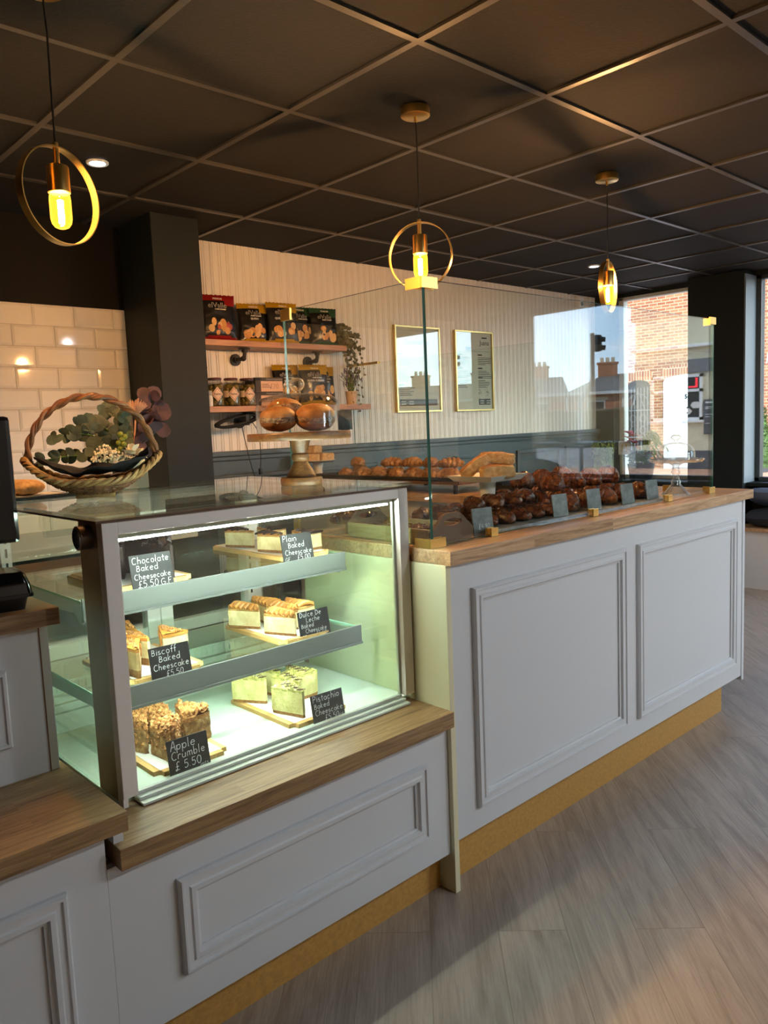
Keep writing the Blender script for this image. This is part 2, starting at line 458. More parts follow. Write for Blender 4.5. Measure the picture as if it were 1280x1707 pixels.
# tiled wall to the left of the column
tw = MB()
tw.box(XL, 1.845, YB+.004, YB+.12, 0, 2.0, mi=1)
tw.box(XL, 1.845, YB-.001, YB+.12, 1.99, CEIL, mi=2)
for k in range(11):
    z1 = 1.988 - .1*k; z0 = z1 - .097
    if z1 < .9: break
    off = 1.376 if k % 2 == 0 else 1.276
    i = -21
    while True:
        x0 = off + .2*i + .0015; x1 = x0 + .197; i += 1
        if x0 > 1.84: break
        if x1 < XL: continue
        x0 = max(x0, XL); x1 = min(x1, 1.84)
        if x1-x0 < .02: continue
        b = .011; yb = YB+.004; yf = YB-.004
        vs = [(x0, yb, z0), (x1, yb, z0), (x1, yb, z1), (x0, yb, z1), (x0, YB+.001, z0), (x1, YB+.001, z0), (x1, YB+.001, z1), (x0, YB+.001, z1),
              (x0+b, yf, z0+b), (x1-b, yf, z0+b), (x1-b, yf, z1-b), (x0+b, yf, z1-b)]
        fs = []
        for q in range(4):
            r_ = (q+1) % 4
            fs += [(q, r_, 4+r_, 4+q), (4+q, 4+r_, 8+r_, 8+q)]
        fs.append((8, 9, 10, 11))
        tw.add(vs, fs, 0)
struct(tw.build('wall_tiled', [plain('glossy_white_metro_tile', srgb(228, 222, 210), .06, spec=.6), plain('pale_grout', srgb(190, 184, 172), .8), M['teal_dark']]))

struct(MB().box(XL-.15, XL, YF-.1, YB+.1, 0, CEIL+.1).build('wall_left', M['teal_dark']))
fb = MB()
fb.box(XL-.1, 4.6, YF-.15, YF, 0, CEIL+.1); fb.box(5.4, XW+.1, YF-.15, YF, 0, CEIL+.1); fb.box(4.6, 5.4, YF-.15, YF, 0, .5); fb.box(4.6, 5.4, YF-.15, YF, 2.34, CEIL+.1)
struct(fb.build('wall_front', plain('warm_white_wall', srgb(222, 216, 206), .6)))

# shopfront wall: pillars, riser below the windows, head above them
sw = MB()
sw.box(XP, XW+.12, 2.53, 2.97, 0, CEIL)                 # broad pillar
sw.box(6.27, XW+.12, 3.72, YB+.1, 0, CEIL)               # strip in the corner
sw.box(XW-.05, XW+.12, YF-.1, -1.70, 0, CEIL)            # solid end
sw.box(XW-.03, XW+.12, YF, YB, 0, .755)
sw.box(XW-.03, XW+.12, YF, YB, 2.37, CEIL+.01)
struct(sw.build('wall_right', M['teal']))
sl = MB()
sl.box(6.09, XW+.04, 2.97, YB, .755, .785, bev=.005)
sl.box(6.20, XW+.04, -1.70, 2.53, .755, .785, bev=.005)
struct(sl.build('trim_2', M['teal']))
struct(MB().box(XP+.001, XW-.031, 2.518, 2.529, .786, 2.369).build('lit_reveal_strip', plain('skylit_reveal_tone', srgb(128, 142, 148), .3)))  # pale tone stands in for sky light on the dark pillar's side

def window(n, ya, yb, mull=()):
    mb = MB(); fw = .05; x0, x1 = XW-.03, XW+.04; z0, z1 = .785, 2.37
    mb.box(x0, x1, ya, ya+fw, z0, z1, bev=.006); mb.box(x0, x1, yb-fw, yb, z0, z1, bev=.006)
    mb.box(x0, x1, ya, yb, z0, z0+.035, bev=.006); mb.box(x0, x1, ya, yb, z1-.03, z1, bev=.006)
    for y in mull: mb.box(x0, x1, y-.03, y+.03, z0, z1, bev=.006)
    o = struct(mb.build('window_%d' % n, M['win_frame_%d' % (1 if n == 1 else 2)]))
    g = MB().box(XW, XW+.006, ya+.01, yb-.01, z0+.01, z1-.01).build('glass_pane', M['win'], o)
    return o
M['win_frame_1'] = plain('pale_window_frame', srgb(196, 202, 196), .4)
M['win_frame_2'] = plain('dark_window_frame', srgb(50, 58, 60), .35)
window(1, 2.97, 3.70)
window(2, .42, 2.53)
window(3, -1.70, .36)
mb = MB()
for x in (4.6, 5.34): mb.box(x, x+.06, YF-.10, YF-.03, .5, 2.34, bev=.006)
for z in (.5, 2.30): mb.box(4.6, 5.4, YF-.10, YF-.03, z, z+.04, bev=.006)
o4 = struct(mb.build('window_4', M['win_frame_2']))  # unseen window added behind the camera to light the counter fronts
MB().box(4.62, 5.38, YF-.07, YF-.064, .52, 2.32).build('glass_pane', M['win'], o4)
struct(MB().box(XW-.03, XW+.12, .36, .42, .755, 2.38).build('trim_3', M['win_frame_2']))

# ------------------------------------------------------------------ counters
def frame_mould(mb, x0, x1, z0, z1, y, w=.046, d=.016):
    """stepped picture-frame moulding with mitred corners on a face looking to -y"""
    steps = [(0, 0), (.0, .6), (.10, 1.0), (.22, 1.0), (.28, .72), (.50, .72), (.58, .95), (.78, .95), (.86, .45), (1.0, .35), (1.0, 0)]
    ring = []
    for t, h in steps:
        q = w*t
        ring.append([(x0+q, y-h*d, z0+q), (x1-q, y-h*d, z0+q), (x1-q, y-h*d, z1-q), (x0+q, y-h*d, z1-q)])
    vs = [p for r_ in ring for p in r_]; fs = []
    for i in range(len(ring)-1):
        for k in range(4):
            k2 = (k+1) % 4
            fs.append((i*4+k, i*4+k2, (i+1)*4+k2, (i+1)*4+k))
    mb.add(vs, fs)
    return mb

YFACE = 1.44
hc = thing('counter_unit', 'tall pale grey panelled counter unit with two large mouldings under the glass guard', 'counter', (2.55, 1.8, 0))
MB().box(1.566, 3.49, YFACE, 1.462, .15, .955, bev=.001).build('front_panel', M['paint'], hc)
MB().box(1.546, 1.5655, 1.435, 2.08, 0, .955, bev=.0015).build('end_panel', M['cream'], hc)
MB().box(3.49, 3.512, 1.436, 3.86, .13, .955, bev=.0015).build('end_panel', M['paint'], hc)
for x0, x1 in ((1.653, 2.488), (2.572, 3.418)):
    frame_mould(MB(), x0, x1, .219, .876, YFACE).build('moulding', M['paint'], hc)
b = MB(); b.box(1.566, 3.40, 1.4875, 1.4995, 0, .15); b.box(3.388, 3.40, 1.4995, 3.86, 0, .15)
b.build('plinth', M['gold'], hc)
b = MB(); b.box(1.566, 3.49, 2.06, 2.08, .1, .955); b.box(2.83, 2.85, 2.08, 3.86, .1, .955); b.box(2.83, 3.49, 3.84, 3.86, .1, .955)
b.build('back_panel', M['paint'], hc)

hw = thing('worktop', 'long pale oak worktop carrying the glass guard and pastries', 'worktop', (2.55, 1.75, .955))
MB().box(1.551, 3.562, 1.42, 2.10, .955, .995, bev=.002).build('front_run', M['oak'], hw)
MB().box(2.80, 3.562, 2.1005, 3.872, .955, .995, bev=.002).build('return_run', M['oak_y'], hw)

lc = thing('counter_unit', 'low pale grey counter unit under the lit cake display case', 'counter', (1.05, 1.9, 0))
MB().box(.56, 1.545, 1.45, 1.468, .118, .501).build('front_panel', M['paint'], lc)
frame_mould(MB(), .702, 1.453, .204, .419, 1.45).build('moulding', M['paint'], lc)
MB().box(.3, 1.545, 1.495, 1.507, 0, .118).build('plinth', M['gold'], lc)
MB().box(.58, 1.528, 2.36, 2.38, 0, .50).build('back_panel', M['paint'], lc)
b = MB().box(.578, .598, 1.4505, 1.475, .50, .578); b.build('filler_strip', M['paint'], lc)

lw = MB().box(.577, 1.5455, 1.42, 2.42, .501, .546, bev=.002).build('worktop', M['oak_dark'], loc=(1.05, 1.9, .501))
tag(lw, 'low oak worktop running along the foot of the lit display case', 'worktop')

fc = thing('counter_unit', 'pale grey counter unit at far left with half-seen panel moulding', 'counter', (0, 1.9, 0))
MB().box(-1.2, .5595, 1.45, 1.468, .118, .577).build('front_panel', M['paint'], fc)
frame_mould(MB(), -.35, .478, .204, .495, 1.45).build('moulding', M['paint'], fc)
MB().box(-1.2, .2995, 1.495, 1.507, 0, .118).build('plinth', M['gold'], fc)
MB().box(-1.2, .56, 2.36, 2.38, 0, .578).build('back_panel', M['paint'], fc)
fw_ = MB().box(-1.2, .598, 1.42, 2.40, .579, .619, bev=.002)
# notch so the display case beside it stays clear
tag(fw_.build('worktop', M['oak_dark'], loc=(0, 1.9, .579)), 'oiled oak worktop at lower left below the raised till cabinet', 'worktop')

rb = thing('till_cabinet', 'white raised till cabinet standing on the left oak worktop', 'cabinet', (0, 2.0, .619))
MB().box(-.9, .581, 1.722, 2.36, .6195, .946, bev=.001).build('body', M['paint'], rb)
MB().box(.5612, .5632, 1.7212, 1.7222, .62, .946).build('panel_joint', M['wicker'], rb)
frame_mould(MB(), -.35, .487, .70, .868, 1.722).build('moulding', M['paint'], rb)
MB().box(-.9, .602, 1.700, 2.38, .9465, .984, bev=.002).build('top', M['oak_dark'], rb)

# worktop against the tiled wall
M['grey_top'] = plain('pale_grey_laminate', srgb(176, 176, 170), .35)
bc = thing('back_counter', 'dark back counter with pale top below the white tiled wall', 'counter', (.3, 3.6, 0))
MB().box(-1.6, 1.80, 3.32, 3.89, .05, .86).build('body', M['teal_dark'], bc)
MB().box(-1.6, 1.83, 3.28, 3.893, .8605, .90, bev=.003).build('top', M['grey_top'], bc)

# bench below the big window
be = thing('bench', 'white window bench with wooden seat beneath the dark cushions', 'bench', (6.15, 1.4, 0))
MB().box(5.975, 6.325, .45, 2.52, 0, .435).build('base', M['paint'], be)
MB().box(5.955, 6.327, .45, 2.525, .436, .462, bev=.003).build('seat', M['oak'], be)
def cushion(y, x, z, sx, sy, sz, rx, rg):
    prof = MB(); n = 14; m = 10; vs = []; fs = []
    for side in (1, -1):
        for i in range(n+1):
            for j in range(m+1):
                u = 2*i/n-1; w = 2*j/m-1
                e = (1-abs(u)**3.2)*(1-abs(w)**3.2)
                h = side*(e**.45)*sz + .006*noise.noise((u*3+rg, w*3, side))
                vs.append((u*sx*(1-.06*w*w), w*sy*(1-.06*u*u), h))
        b0 = 0 if side == 1 else (n+1)*(m+1)
        for i in range(n):
            for j in range(m):
                a = b0+i*(m+1)+j; fs.append((a, a+m+1, a+m+2, a+1))
    prof.add(vs, fs)
    prof.moved(Matrix.Translation((x, y, z)) @ Matrix.Rotation(rx, 4, 'Y'))
    return prof
for k, (y, x, z, rx, lab) in enumerate(((2.22, 6.13, .535, 0, 'flat dark blue cushion lying on the window bench'),
                                        (2.28, 6.13, .682, R(18), 'crumpled grey blue cushion on top of the flat one'),)):
    o = cushion(y, x, z, .17, .27 if k == 0 else .20, .07 if k == 0 else .055, rx, k*5.0).build('cushion', M['navy'] if k == 0 else plain('grey_blue_cushion', srgb(86, 96, 114), .85, bmp=.3), loc=(x, y, z), smooth=True)
    tag(o, lab, 'cushion')
# ------------------------------------------------------------------ lit display case
dc = thing('display_case', 'lit glass cake display case with three tiers of cheesecakes', 'display case', (1.1, 1.97, .547))
CX0, CX1, CY0, CY1 = .655, 1.543, 1.57, 2.375
b = MB()
b.box(CX0, CX1, 1.598, 2.10, .547, .556, bev=.002)
b.build('deck', M['deck'], dc)
b = MB(); b.box(CX0, CX1, 2.10, CY1, .547, .655); b.box(CX0+.02, CX1-.02, 2.085, 2.10, .60, .612); b.box(CX0+.02, CX1-.02, 2.085, 2.10, .625, .637)
b.box(CX0+.02, CX1-.02, 2.12, CY1-.05, .655, .69)
for i in range(40): b.box(CX0+.05+i*.02, CX0+.06+i*.02, 2.117, 2.121, .662, .684)
b.build('air_duct', M['deck'], dc)
b = MB()
for z0, z1, y in ((.547, .553, 1.552), (.5535, .5605, 1.570), (.561, .5685, 1.586)): b.box(.6905 if y < 1.57 else .6905, 1.5075, y, 1.6, z0, z1, bev=.0015)
b.build('front_rail', M['rail'], dc)
b = MB()
b.box(CX0, .690, CY0, 1.598, .568, 1.168, bev=.002); b.box(CX0, .666, CY0+.002, 1.598, .548, .5678)
b.box(1.508, CX1, CY0, 1.598, .568, 1.168, bev=.002)
b.box(.690, 1.510, CY0+.001, 1.598, 1.140, 1.168, bev=.002)
b.build('front_frame', M['mauve'], dc)
b = MB()
b.box(.6905, .698, 1.590, 1.597, .569, 1.139); b.box(1.5005, 1.5075, 1.590, 1.597, .569, 1.139); b.box(.6985, 1.5015, 1.590, 1.597, 1.130, 1.139)
b.build('glazing_bead', plain('pale_green_bead', srgb(196, 206, 188), .4), dc)
M['post'] = plain('brown_grey_post', srgb(150, 138, 112), .35)
MB().box(CX0+.001, .664, 1.599, 1.695, .557, 1.168).build('side_post', M['post'], dc)
MB().box(CX1-.009, CX1-.001, 1.599, 1.625, .557, 1.168).build('side_post', M['post'], dc)
MB().box(.6985, 1.5, 1.591, 1.596, .569, 1.1295).build('front_glass', M['pane'], dc)
MB().box(CX0+.002, CX0+.007, 1.696, 2.33, .557, 1.167).build('side_glass', M['pane_green'], dc)
MB().box(CX1-.007, CX1-.002, 1.626, 2.33, .557, 1.167).build('side_glass', M['pane_green'], dc)
b = MB()
b.box(.640, 1.557, 1.564, 2.385, 1.174, 1.183)
b.build('top_glass', M['pane_green'], dc)
b = MB()
b.box(.642, 1.555, 1.566, 1.604, 1.1685, 1.1735); b.box(.642, 1.555, 2.33, 2.383, 1.1685, 1.1735)
b.box(.642, .675, 1.6045, 2.3295, 1.1685, 1.1735); b.box(1.522, 1.555, 1.6045, 2.3295, 1.1685, 1.1735)
b.build('top_border', plain('dark_brown_border', srgb(84, 60, 38), .3), dc)
b = MB()
for x0, x1 in ((CX0, .70), (1.10, 1.145), (1.147, 1.19), (1.475, CX1)): b.box(x0, x1, 2.33, 2.372, .691, 1.168, bev=.003)
b.box(CX0, CX1, 2.335, 2.368, .691, .73, bev=.003); b.box(CX0, CX1, 2.335, 2.368, 1.135, 1.168, bev=.003)
b.build('rear_door_frame', M['white'], dc)
b = MB(); b.box(.70, 1.10, 2.35, 2.355, .73, 1.135); b.box(1.19, 1.475, 2.345, 2.35, .73, 1.135)
b.build('rear_door_glass', M['pane_green'], dc)
for x in (.685, 1.48):
    b = MB(); b.box(x-.014, x+.014, 2.305, 2.329, .691, 1.13)
    for k in range(9): b.box(x-.003, x+.003, 2.3035, 2.306, .74+.04*k, .765+.04*k, mi=1)
    b.build('shelf_upright', [M['white'], M['black']], dc)
led = emit('white_led_strip', (.84, 1.0, .87), 72)
def shelf(z, yf):
    g = MB().box(.678, 1.462, yf+.006, 2.295, z, z+.006).build('shelf', [M['pane_green']], dc)
    l = MB(); l.box(.676, 1.464, yf-.004, yf+.004, z-.036, z+.013, bev=.0015); l.box(.676, 1.464, yf-.008, yf+.006, z-.042, z-.036)
    l.build('front_lip', M['greystrip'], g)
    for ex in (.676, 1.4622): MB().box(ex, ex+.0018, yf+.006, 2.29, z-.0005, z+.0065).build('shelf_edge', M['edge_pale'], g)
    for x in (.682, 1.455):
        br = MB(); br.prism([(2.295, z-.002), (yf+.02, z-.002), (yf+.006, z-.02), (yf+.012, z-.05), (yf+.03, z-.052), (yf+.06, z-.03), (2.295, z-.045)], x-.0015, x+.0015, 'x')
        br.build('shelf_bracket', M['steel'], g)
    MB().box(.70, 1.44, yf+.007, yf+.017, z-.040, z-.034).build('led_strip', led, g)
shelf(.965, 1.766)
shelf(.752, 1.707)
MB().box(.70, 1.495, 1.603, 1.611, 1.1215, 1.1255).build('led_strip', emit('bright_led_strip', (.86, 1.0, .9), 270), dc)
lk = MB(); lk.cyl((.654, 1.635, 1.135), (.628, 1.635, 1.135), .026, 28, mi=0); lk.cyl((.628, 1.635, 1.135), (.626, 1.635, 1.135), .022, 28, mi=1)
lk.build('hinge_knob', [plain('brown_knob', srgb(90, 74, 60), .3, metal=.6), M['mirror']], dc, smooth=True)

# ------------------------------------------------------------------ chalk lettering (single-stroke hand lettering)
def arc(cx, cy, rx, ry, a0, a1, n=9):
    return [(cx+rx*math.cos(R(a0+(a1-a0)*i/n)), cy+ry*math.sin(R(a0+(a1-a0)*i/n))) for i in range(n+1)]
G = {
 'a': [arc(.26, .26, .22, .26, 60, 400), [(.48, .52), (.48, .08), (.54, 0)]],
 'b': [[(.06, 1), (.06, 0)], arc(.27, .26, .21, .26, 180, -180)],
 'c': [arc(.28, .27, .24, .27, 50, 310)],
 'd': [arc(.26, .26, .22, .26, 30, 390), [(.48, 1), (.48, 0)]],
 'e': [[(.04, .28), (.46, .32)] + arc(.26, .27, .22, .27, 10, 320)],
 'f': [arc(.34, .82, .16, .18, 60, 180) + [(.18, 0)], [(.02, .52), (.38, .55)]],
 'h': [[(.06, 1), (.06, 0)], [(.06, .3)] + arc(.26, .32, .2, .22, 170, 0) + [(.46, 0)]],
 'i': [[(.1, .52), (.1, 0)], [(.1, .72), (.11, .76)]],
 'k': [[(.06, .95), (.06, 0)], [(.42, .55), (.08, .25), (.44, 0)]],
 'l': [[(.08, 1), (.08, .06), (.16, 0)]],
 'm': [[(.05, .52), (.05, 0)], [(.05, .34)] + arc(.2, .36, .15, .18, 170, 0) + [(.35, 0)], [(.35, .34)] + arc(.5, .36, .15, .18, 170, 0) + [(.65, 0)]],
 'n': [[(.06, .52), (.06, 0)], [(.06, .32)] + arc(.26, .32, .2, .2, 170, 0) + [(.46, 0)]],
 'o': [arc(.27, .27, .23, .27, 90, 450)],
 'p': [[(.06, .52), (.06, -.36)], arc(.27, .26, .21, .26, 180, -180)],
 'r': [[(.06, .52), (.06, 0)], [(.06, .3)] + arc(.24, .3, .18, .22, 160, 40)],
 's': [arc(.22, .39, .17, .13, 50, 250, 6) + arc(.22, .13, .18, .13, 80, -150, 6)],
 't': [[(.2, .85), (.2, .08), (.32, 0)], [(.02, .56), (.4, .6)]],
 'u': [[(.06, .52), (.06, .16)] + arc(.25, .18, .19, .18, 190, 340) + [(.46, .52)], [(.46, .52), (.46, 0)]],
 'A': [[(0, 0), (.28, 1), (.36, 1), (.58, 0)], [(.08, .36), (.54, .4)]],
 'B': [[(.06, 0), (.06, .8)], [(.06, .8)] + arc(.22, .61, .2, .18, 80, -80) + [(.06, .42)], [(.06, .42)] + arc(.26, .21, .22, .21, 80, -80) + [(.06, 0)]],
 'C': [arc(.36, .45, .34, .47, 50, 310, 12)],
 'D': [[(.06, 0), (.06, .85)], [(.06, .85)] + arc(.14, .42, .42, .43, 80, -80) + [(.06, 0)]],
 'F': [[(.06, 0), (.06, .9), (.5, .94)], [(.06, .48), (.4, .5)]],
 'G': [arc(.36, .42, .33, .45, 50, 350, 12) + [(.38, .36)]],
 'L': [[(.06, .9), (.06, 0), (.5, .02)]],
 'N': [[(.05, 0), (.05, .8), (.42, 0), (.42, .8)]],
 'P': [[(.06, 0), (.06, .95)], [(.06, .95)] + arc(.24, .7, .26, .24, 80, -80) + [(.06, .45)]],
 'S': [arc(.24, .58, .19, .2, 50, 260, 7) + arc(.24, .19, .2, .2, 80, -150, 7)],
 'T': [[(0, .8), (.44, .82)], [(.22, .8), (.22, 0)]],
 'U': [[(.04, .8), (.04, .22)] + arc(.22, .2, .18, .2, 180, 360) + [(.4, .8)]],
 '5': [[(.44, .9), (.1, .9), (.08, .5)] + arc(.24, .28, .24, .28, 110, -140, 10)],
 '0': [arc(.28, .45, .24, .45, 90, 450, 14)],
 '4': [[(.3, .9), (.02, .34), (.5, .36)], [(.38, .6), (.38, 0)]],
 '9': [arc(.26, .64, .2, .24, 0, 360, 10), [(.46, .64), (.40, 0)]],
 '2': [arc(.24, .66, .2, .22, 170, -30, 8) + [(.04, 0), (.48, .02)]],
 '1': [[(.06, .7), (.22, .9), (.22, 0)]],
 '£': [arc(.36, .7, .17, .22, 40, 190, 7) + [(.2, .3), (.16, .06)] + arc(.1, .02, .09, .08, 30, 330, 6) + [(.3, .04), (.48, 0)], [(.02, .4), (.4, .44)]],
 '.': [[(.05, .02), (.08, .05)]],
}
ADV = {'m': .8, 'i': .26, 'l': .3, '.': .24, 't': .46, 'f': .44, 'C': .74, 'D': .7, 'G': .8, ' ': .36, 'r': .5, 's': .52, '1': .4}
def strokes(mb, text, x, z, size, y=0, w=None, slant=.06, rise=0, jit=.02, seed=1):
    """adds flat ribbon strokes in the xz plane facing -y; returns the advance"""
    rg = random.Random(seed); w = w or size*.085; cx = x
    for ch in text:
        if ch in G:
            for pl in G[ch]:
                pts = [Vector((cx + (px + slant*pz + rg.uniform(-jit, jit))*size, y, z + rise*(cx-x) + (pz + rg.uniform(-jit, jit))*size)) for px, pz in pl]
                vs = []; fs = []
                for i, p in enumerate(pts):
                    t = (pts[min(i+1, len(pts)-1)] - pts[max(i-1, 0)])
                    if t.length < 1e-9: t = Vector((1, 0, 0))
                    t.normalize(); n = Vector((-t.z, 0, t.x))
                    vs += [p + n*w/2, p - n*w/2]
                for i in range(len(pts)-1): fs.append((2*i, 2*i+1, 2*i+3, 2*i+2))
                mb.add(vs, fs)
        cx += (ADV.get(ch, .62) + .05)*size
    return cx - x

def chalk_sign(label, loc, rz, lines, w=.104, h=.078, tilt=10):
    t = thing('price_sign', label, 'sign', loc, rz, 'chalkboard price signs in the display case')
    M4 = Matrix.Rotation(R(-tilt), 4, 'X')
    MB().box(-w/2, w/2, -.0015, .0015, 0.0015, h, bev=.0008).moved(M4).build('board', M['slate'], t, local=True)
    MB().box(-w*.3, w*.3, .0, .022, 0, .0018).build('foot', M['slate'], t, local=True)
    mb = MB()
    for k, (tx, x, z, size) in enumerate(lines):
        sz = size*h*.98; adv = strokes(MB(), tx, 0, 0, sz)
        room = w*(.96-x)
        if adv > room: sz *= room/adv
        strokes(mb, tx, -w/2 + x*w, z*h, sz, y=-.0019, w=size*h*.075, seed=hash_(tx)+k)
    if lines: mb.moved(M4).build('lettering', M['chalk'], t, local=True)
    return t
def hash_(s): return sum(ord(c)*(i+3) for i, c in enumerate(s))

# ------------------------------------------------------------------ cheesecakes
def wedge(mb, z0, z1, rg, Rr=.112, ang=33, jit=.0012, top=0.0, mi=None, nr=10, na=8, grow=0.0):
    """wedge with its tip at the origin side, pointing to -x, centred on x"""
    a0 = R(ang)/2; off = -.62*Rr
    seed = rg.uniform(0, 50)
    def P(i, k, z):
        r = .012 + (Rr+grow-.012)*i/nr; a = -a0 + 2*a0*k/na
        return Vector((off + r*math.cos(a), r*math.sin(a)*(1+grow*6), z))
    nz = max(2, int((z1-z0)/.008)); vs = []; fs = []
    loop = [(i, 0) for i in range(nr+1)] + [(nr, k) for k in range(1, na+1)] + [(i, na) for i in range(nr-1, -1, -1)]
    for q in range(nz+1):
        z = z0+(z1-z0)*q/nz
        for i, k in loop:
            p = P(i, k, z)
            nn = noise.noise(p*140+Vector((seed, 0, 0)))*jit*1.6
            d = Vector((p.x-off*.2, p.y, 0)); d = d.normalized() if d.length > 1e-6 else d
            vs.append(p + d*nn)
    L = len(loop)
    for q in range(nz):
        for i in range(L):
            j = (i+1) % L
            fs.append((q*L+i, q*L+j, (q+1)*L+j, (q+1)*L+i))
    mb.add(vs, fs, mi)
    vs = []; fs = []
    for i in range(nr+1):
        for k in range(na+1):
            p = P(i, k, z1)
            p.z += top*noise.noise(p*90+Vector((seed, 3, 0))) + (.35*top if 0 < k < na else 0)
            vs.append(p)
    for i in range(nr):
        for k in range(na):
            a = i*(na+1)+k; fs.append((a, a+na+1, a+na+2, a+1))
    mb.add(vs, fs, mi)
    mb.add([P(i, k, z0) for i in range(nr+1) for k in range(na+1)], fs, mi)
    return mb

def in_wedge(rg, Rr=.112, ang=33, m=.9):
    a = R(ang)/2*m
    r = math.sqrt(rg.uniform(.03, 1))*Rr*.96; t = rg.uniform(-a, a)
    return -.62*Rr + r*math.cos(t), r*math.sin(t)

def make_slice(kind, seed):
    rg = random.Random(seed)
    t = thing('cheesecake_slice', None, 'cake')
    if kind == 'plain':
        wedge(MB(), 0, .007, rg).build('base', M['biscuit'], t, local=True, smooth=True)
        wedge(MB(), .007, .046, rg).build('filling', M['filling'], t, local=True, smooth=True)
        wedge(MB(), .046, .051, rg, top=.004).build('topping', M['brownskin'], t, local=True, smooth=True)
        mb = MB()
        for q in range(4):
            x = -.03+.024*q+rg.uniform(-.004, .004); w = .006+.006*q
            mb.tube([(x, -w*1.3, .0535), (x+.006, 0, .056), (x, w*1.3, .0535)], [.0035, .0055, .0035], 6)
        mb.build('chocolate_swirl', M['choc'], t, local=True, smooth=True)
    elif kind == 'chocolate':
        wedge(MB(), 0, .010, rg).build('base', M['choc'], t, local=True, smooth=True)
        wedge(MB(), .010, .056, rg, ang=35).build('filling', M['cocoa'] if seed % 2 else M['choc_cake'], t, local=True, smooth=True)
        wedge(MB(), .056, .064, rg, top=.006, ang=35).build('topping', M['choc_cake'], t, local=True, smooth=True)
        mb = MB()
        for q in range(64):
            x, y = in_wedge(rg, ang=35, m=1.05); s = rg.uniform(.006, .015)
            mb.chip((x, y, .064+rg.uniform(0, .011)), s, rg, flat=.5)
        mb.build('chocolate_chunks', M['choc'], t, local=True)
    elif kind == 'caramel':
        wedge(MB(), 0, .016, rg).build('base', M['biscuit'], t, local=True, smooth=True)
        wedge(MB(), .016, .054, rg).build('filling', M['filling_tan'] if seed % 2 else M['filling'], t, local=True, smooth=True)
        mb = wedge(MB(), .054, .061, rg, top=.004, grow=.0015)
        for q in range(3):
            i = rg.uniform(.3, .9); a = R(33)/2*rg.choice((-1, 1)); r = .112*i
            x = -.62*.112+r*math.cos(a); y = r*math.sin(a)*1.03
            mb.tube([(x, y, .058), (x, y*1.04, .045), (x, y*1.04, .045-rg.uniform(.006, .02))], [.003, .0026, .0018], 6)
        mb.build('caramel_glaze', M['caramel'], t, local=True, smooth=True)
        mb = MB()
        for q in range(60):
            x, y = in_wedge(rg, m=.6); mb.chip((x, y, .0635), rg.uniform(.002, .0042), rg)
        mb.build('biscuit_crumbs', M['crumble'], t, local=True)
    elif kind == 'dulce':
        wedge(MB(), 0, .006, rg).build('base', M['biscuit'], t, local=True, smooth=True)
        wedge(MB(), .006, .044, rg).build('filling', M['filling'], t, local=True, smooth=True)
        wedge(MB(), .044, .049, rg, top=.002).build('topping', M['brownskin'], t, local=True, smooth=True)
        mb = MB(); pts = []
        for q in range(64):
            u = q/63; r = .014+.096*u; a = R(33)/2*.82*math.sin(u*2*PI*5.2)
            pts.append((-.62*.112 + r*math.cos(a), r*math.sin(a), .054+.0035*math.cos(u*2*PI*10.4)))
        mb.tube(pts, [.0062+.0012*math.sin(q*2.1) for q in range(64)], 8)
        mb.build('piped_caramel', M['dulce'], t, local=True, smooth=True)
    elif kind == 'pistachio':
        wedge(MB(), 0, .008, rg).build('base', M['biscuit'], t, local=True, smooth=True)
        wedge(MB(), .008, .062, rg, ang=36).build('filling', M['filling_green'], t, local=True, smooth=True)
        wedge(MB(), .062, .068, rg, top=.004, ang=36).build('topping', M['pist'], t, local=True, smooth=True)
        mb = MB()
        for q in range(3):
            pts = [(-.055+.16*k/14+rg.uniform(-.002, .002), (.012 if k % 2 else -.012)*(.3+k/14)+(.006*(q-1)), .0715) for k in range(13)]
            pts = [p for p in pts if p[0] < .036]
            mb.tube(pts, .0011, 5)
        mb.build('drizzle', M['drizzle'], t, local=True)
        mb = MB()
        for q in range(110):
            x, y = in_wedge(rg, ang=36, m=.95); mb.chip((x, y, .0705), rg.uniform(.0016, .0042), rg, flat=.5)
        mb.build('chopped_nuts', M['pist'], t, local=True)
    elif kind == 'apple':
        wedge(MB(), 0, .052, rg, jit=.004, ang=38).build('cake', M['apple'], t, local=True, smooth=True)
        mb = MB()
        wedge(mb, .052, .062, rg, top=.01, ang=38)
        for q in range(260):
            x, y = in_wedge(rg, ang=38, m=1.02); mb.chip((x, y, .062+rg.uniform(0, .014)), rg.uniform(.0035, .0085), rg)
        for q in range(110):
            u = rg.uniform(.1, 1); a = R(38)/2*rg.choice((-1, 1)); r = .112*u
            mb.chip((-.62*.112+r*math.cos(a), r*math.sin(a), rg.uniform(.02, .062)), rg.uniform(.0022, .005), rg)
        mb.build('crumble_topping', M['crumble'], t, local=True)
    return t
M['cocoa'] = mottled('cocoa_cheesecake', [(.3, srgb(120, 96, 70)), (.7, srgb(176, 150, 112))], 45, .6, .5, 150)

def board(label, x0, x1, y0, y1, z):
    t = thing('serving_board', label, 'board', ((x0+x1)/2, (y0+y1)/2, z), 0, 'wooden cake boards in the display case')
    bm = bmesh.new(); bmesh.ops.create_cube(bm, size=1)
    for v in bm.verts: v.co = Vector((v.co.x*(x1-x0), v.co.y*(y1-y0), v.co.z*.011+.0055))
    ve = [e for e in bm.edges if abs(e.verts[0].co.z-e.verts[1].co.z) > .005]
    bmesh.ops.bevel(bm, geom=ve, offset=.018, segments=5, affect='EDGES')
    MB().frombm(bm).build('board', M['bamboo'], t, local=True)
    s = .016
    MB().box(-(x1-x0)/2+s, (x1-x0)/2-s, -(y1-y0)/2+s, (y1-y0)/2-s, .0112, .0117).build('paper_liner', M['paper'], t, local=True)
    return t

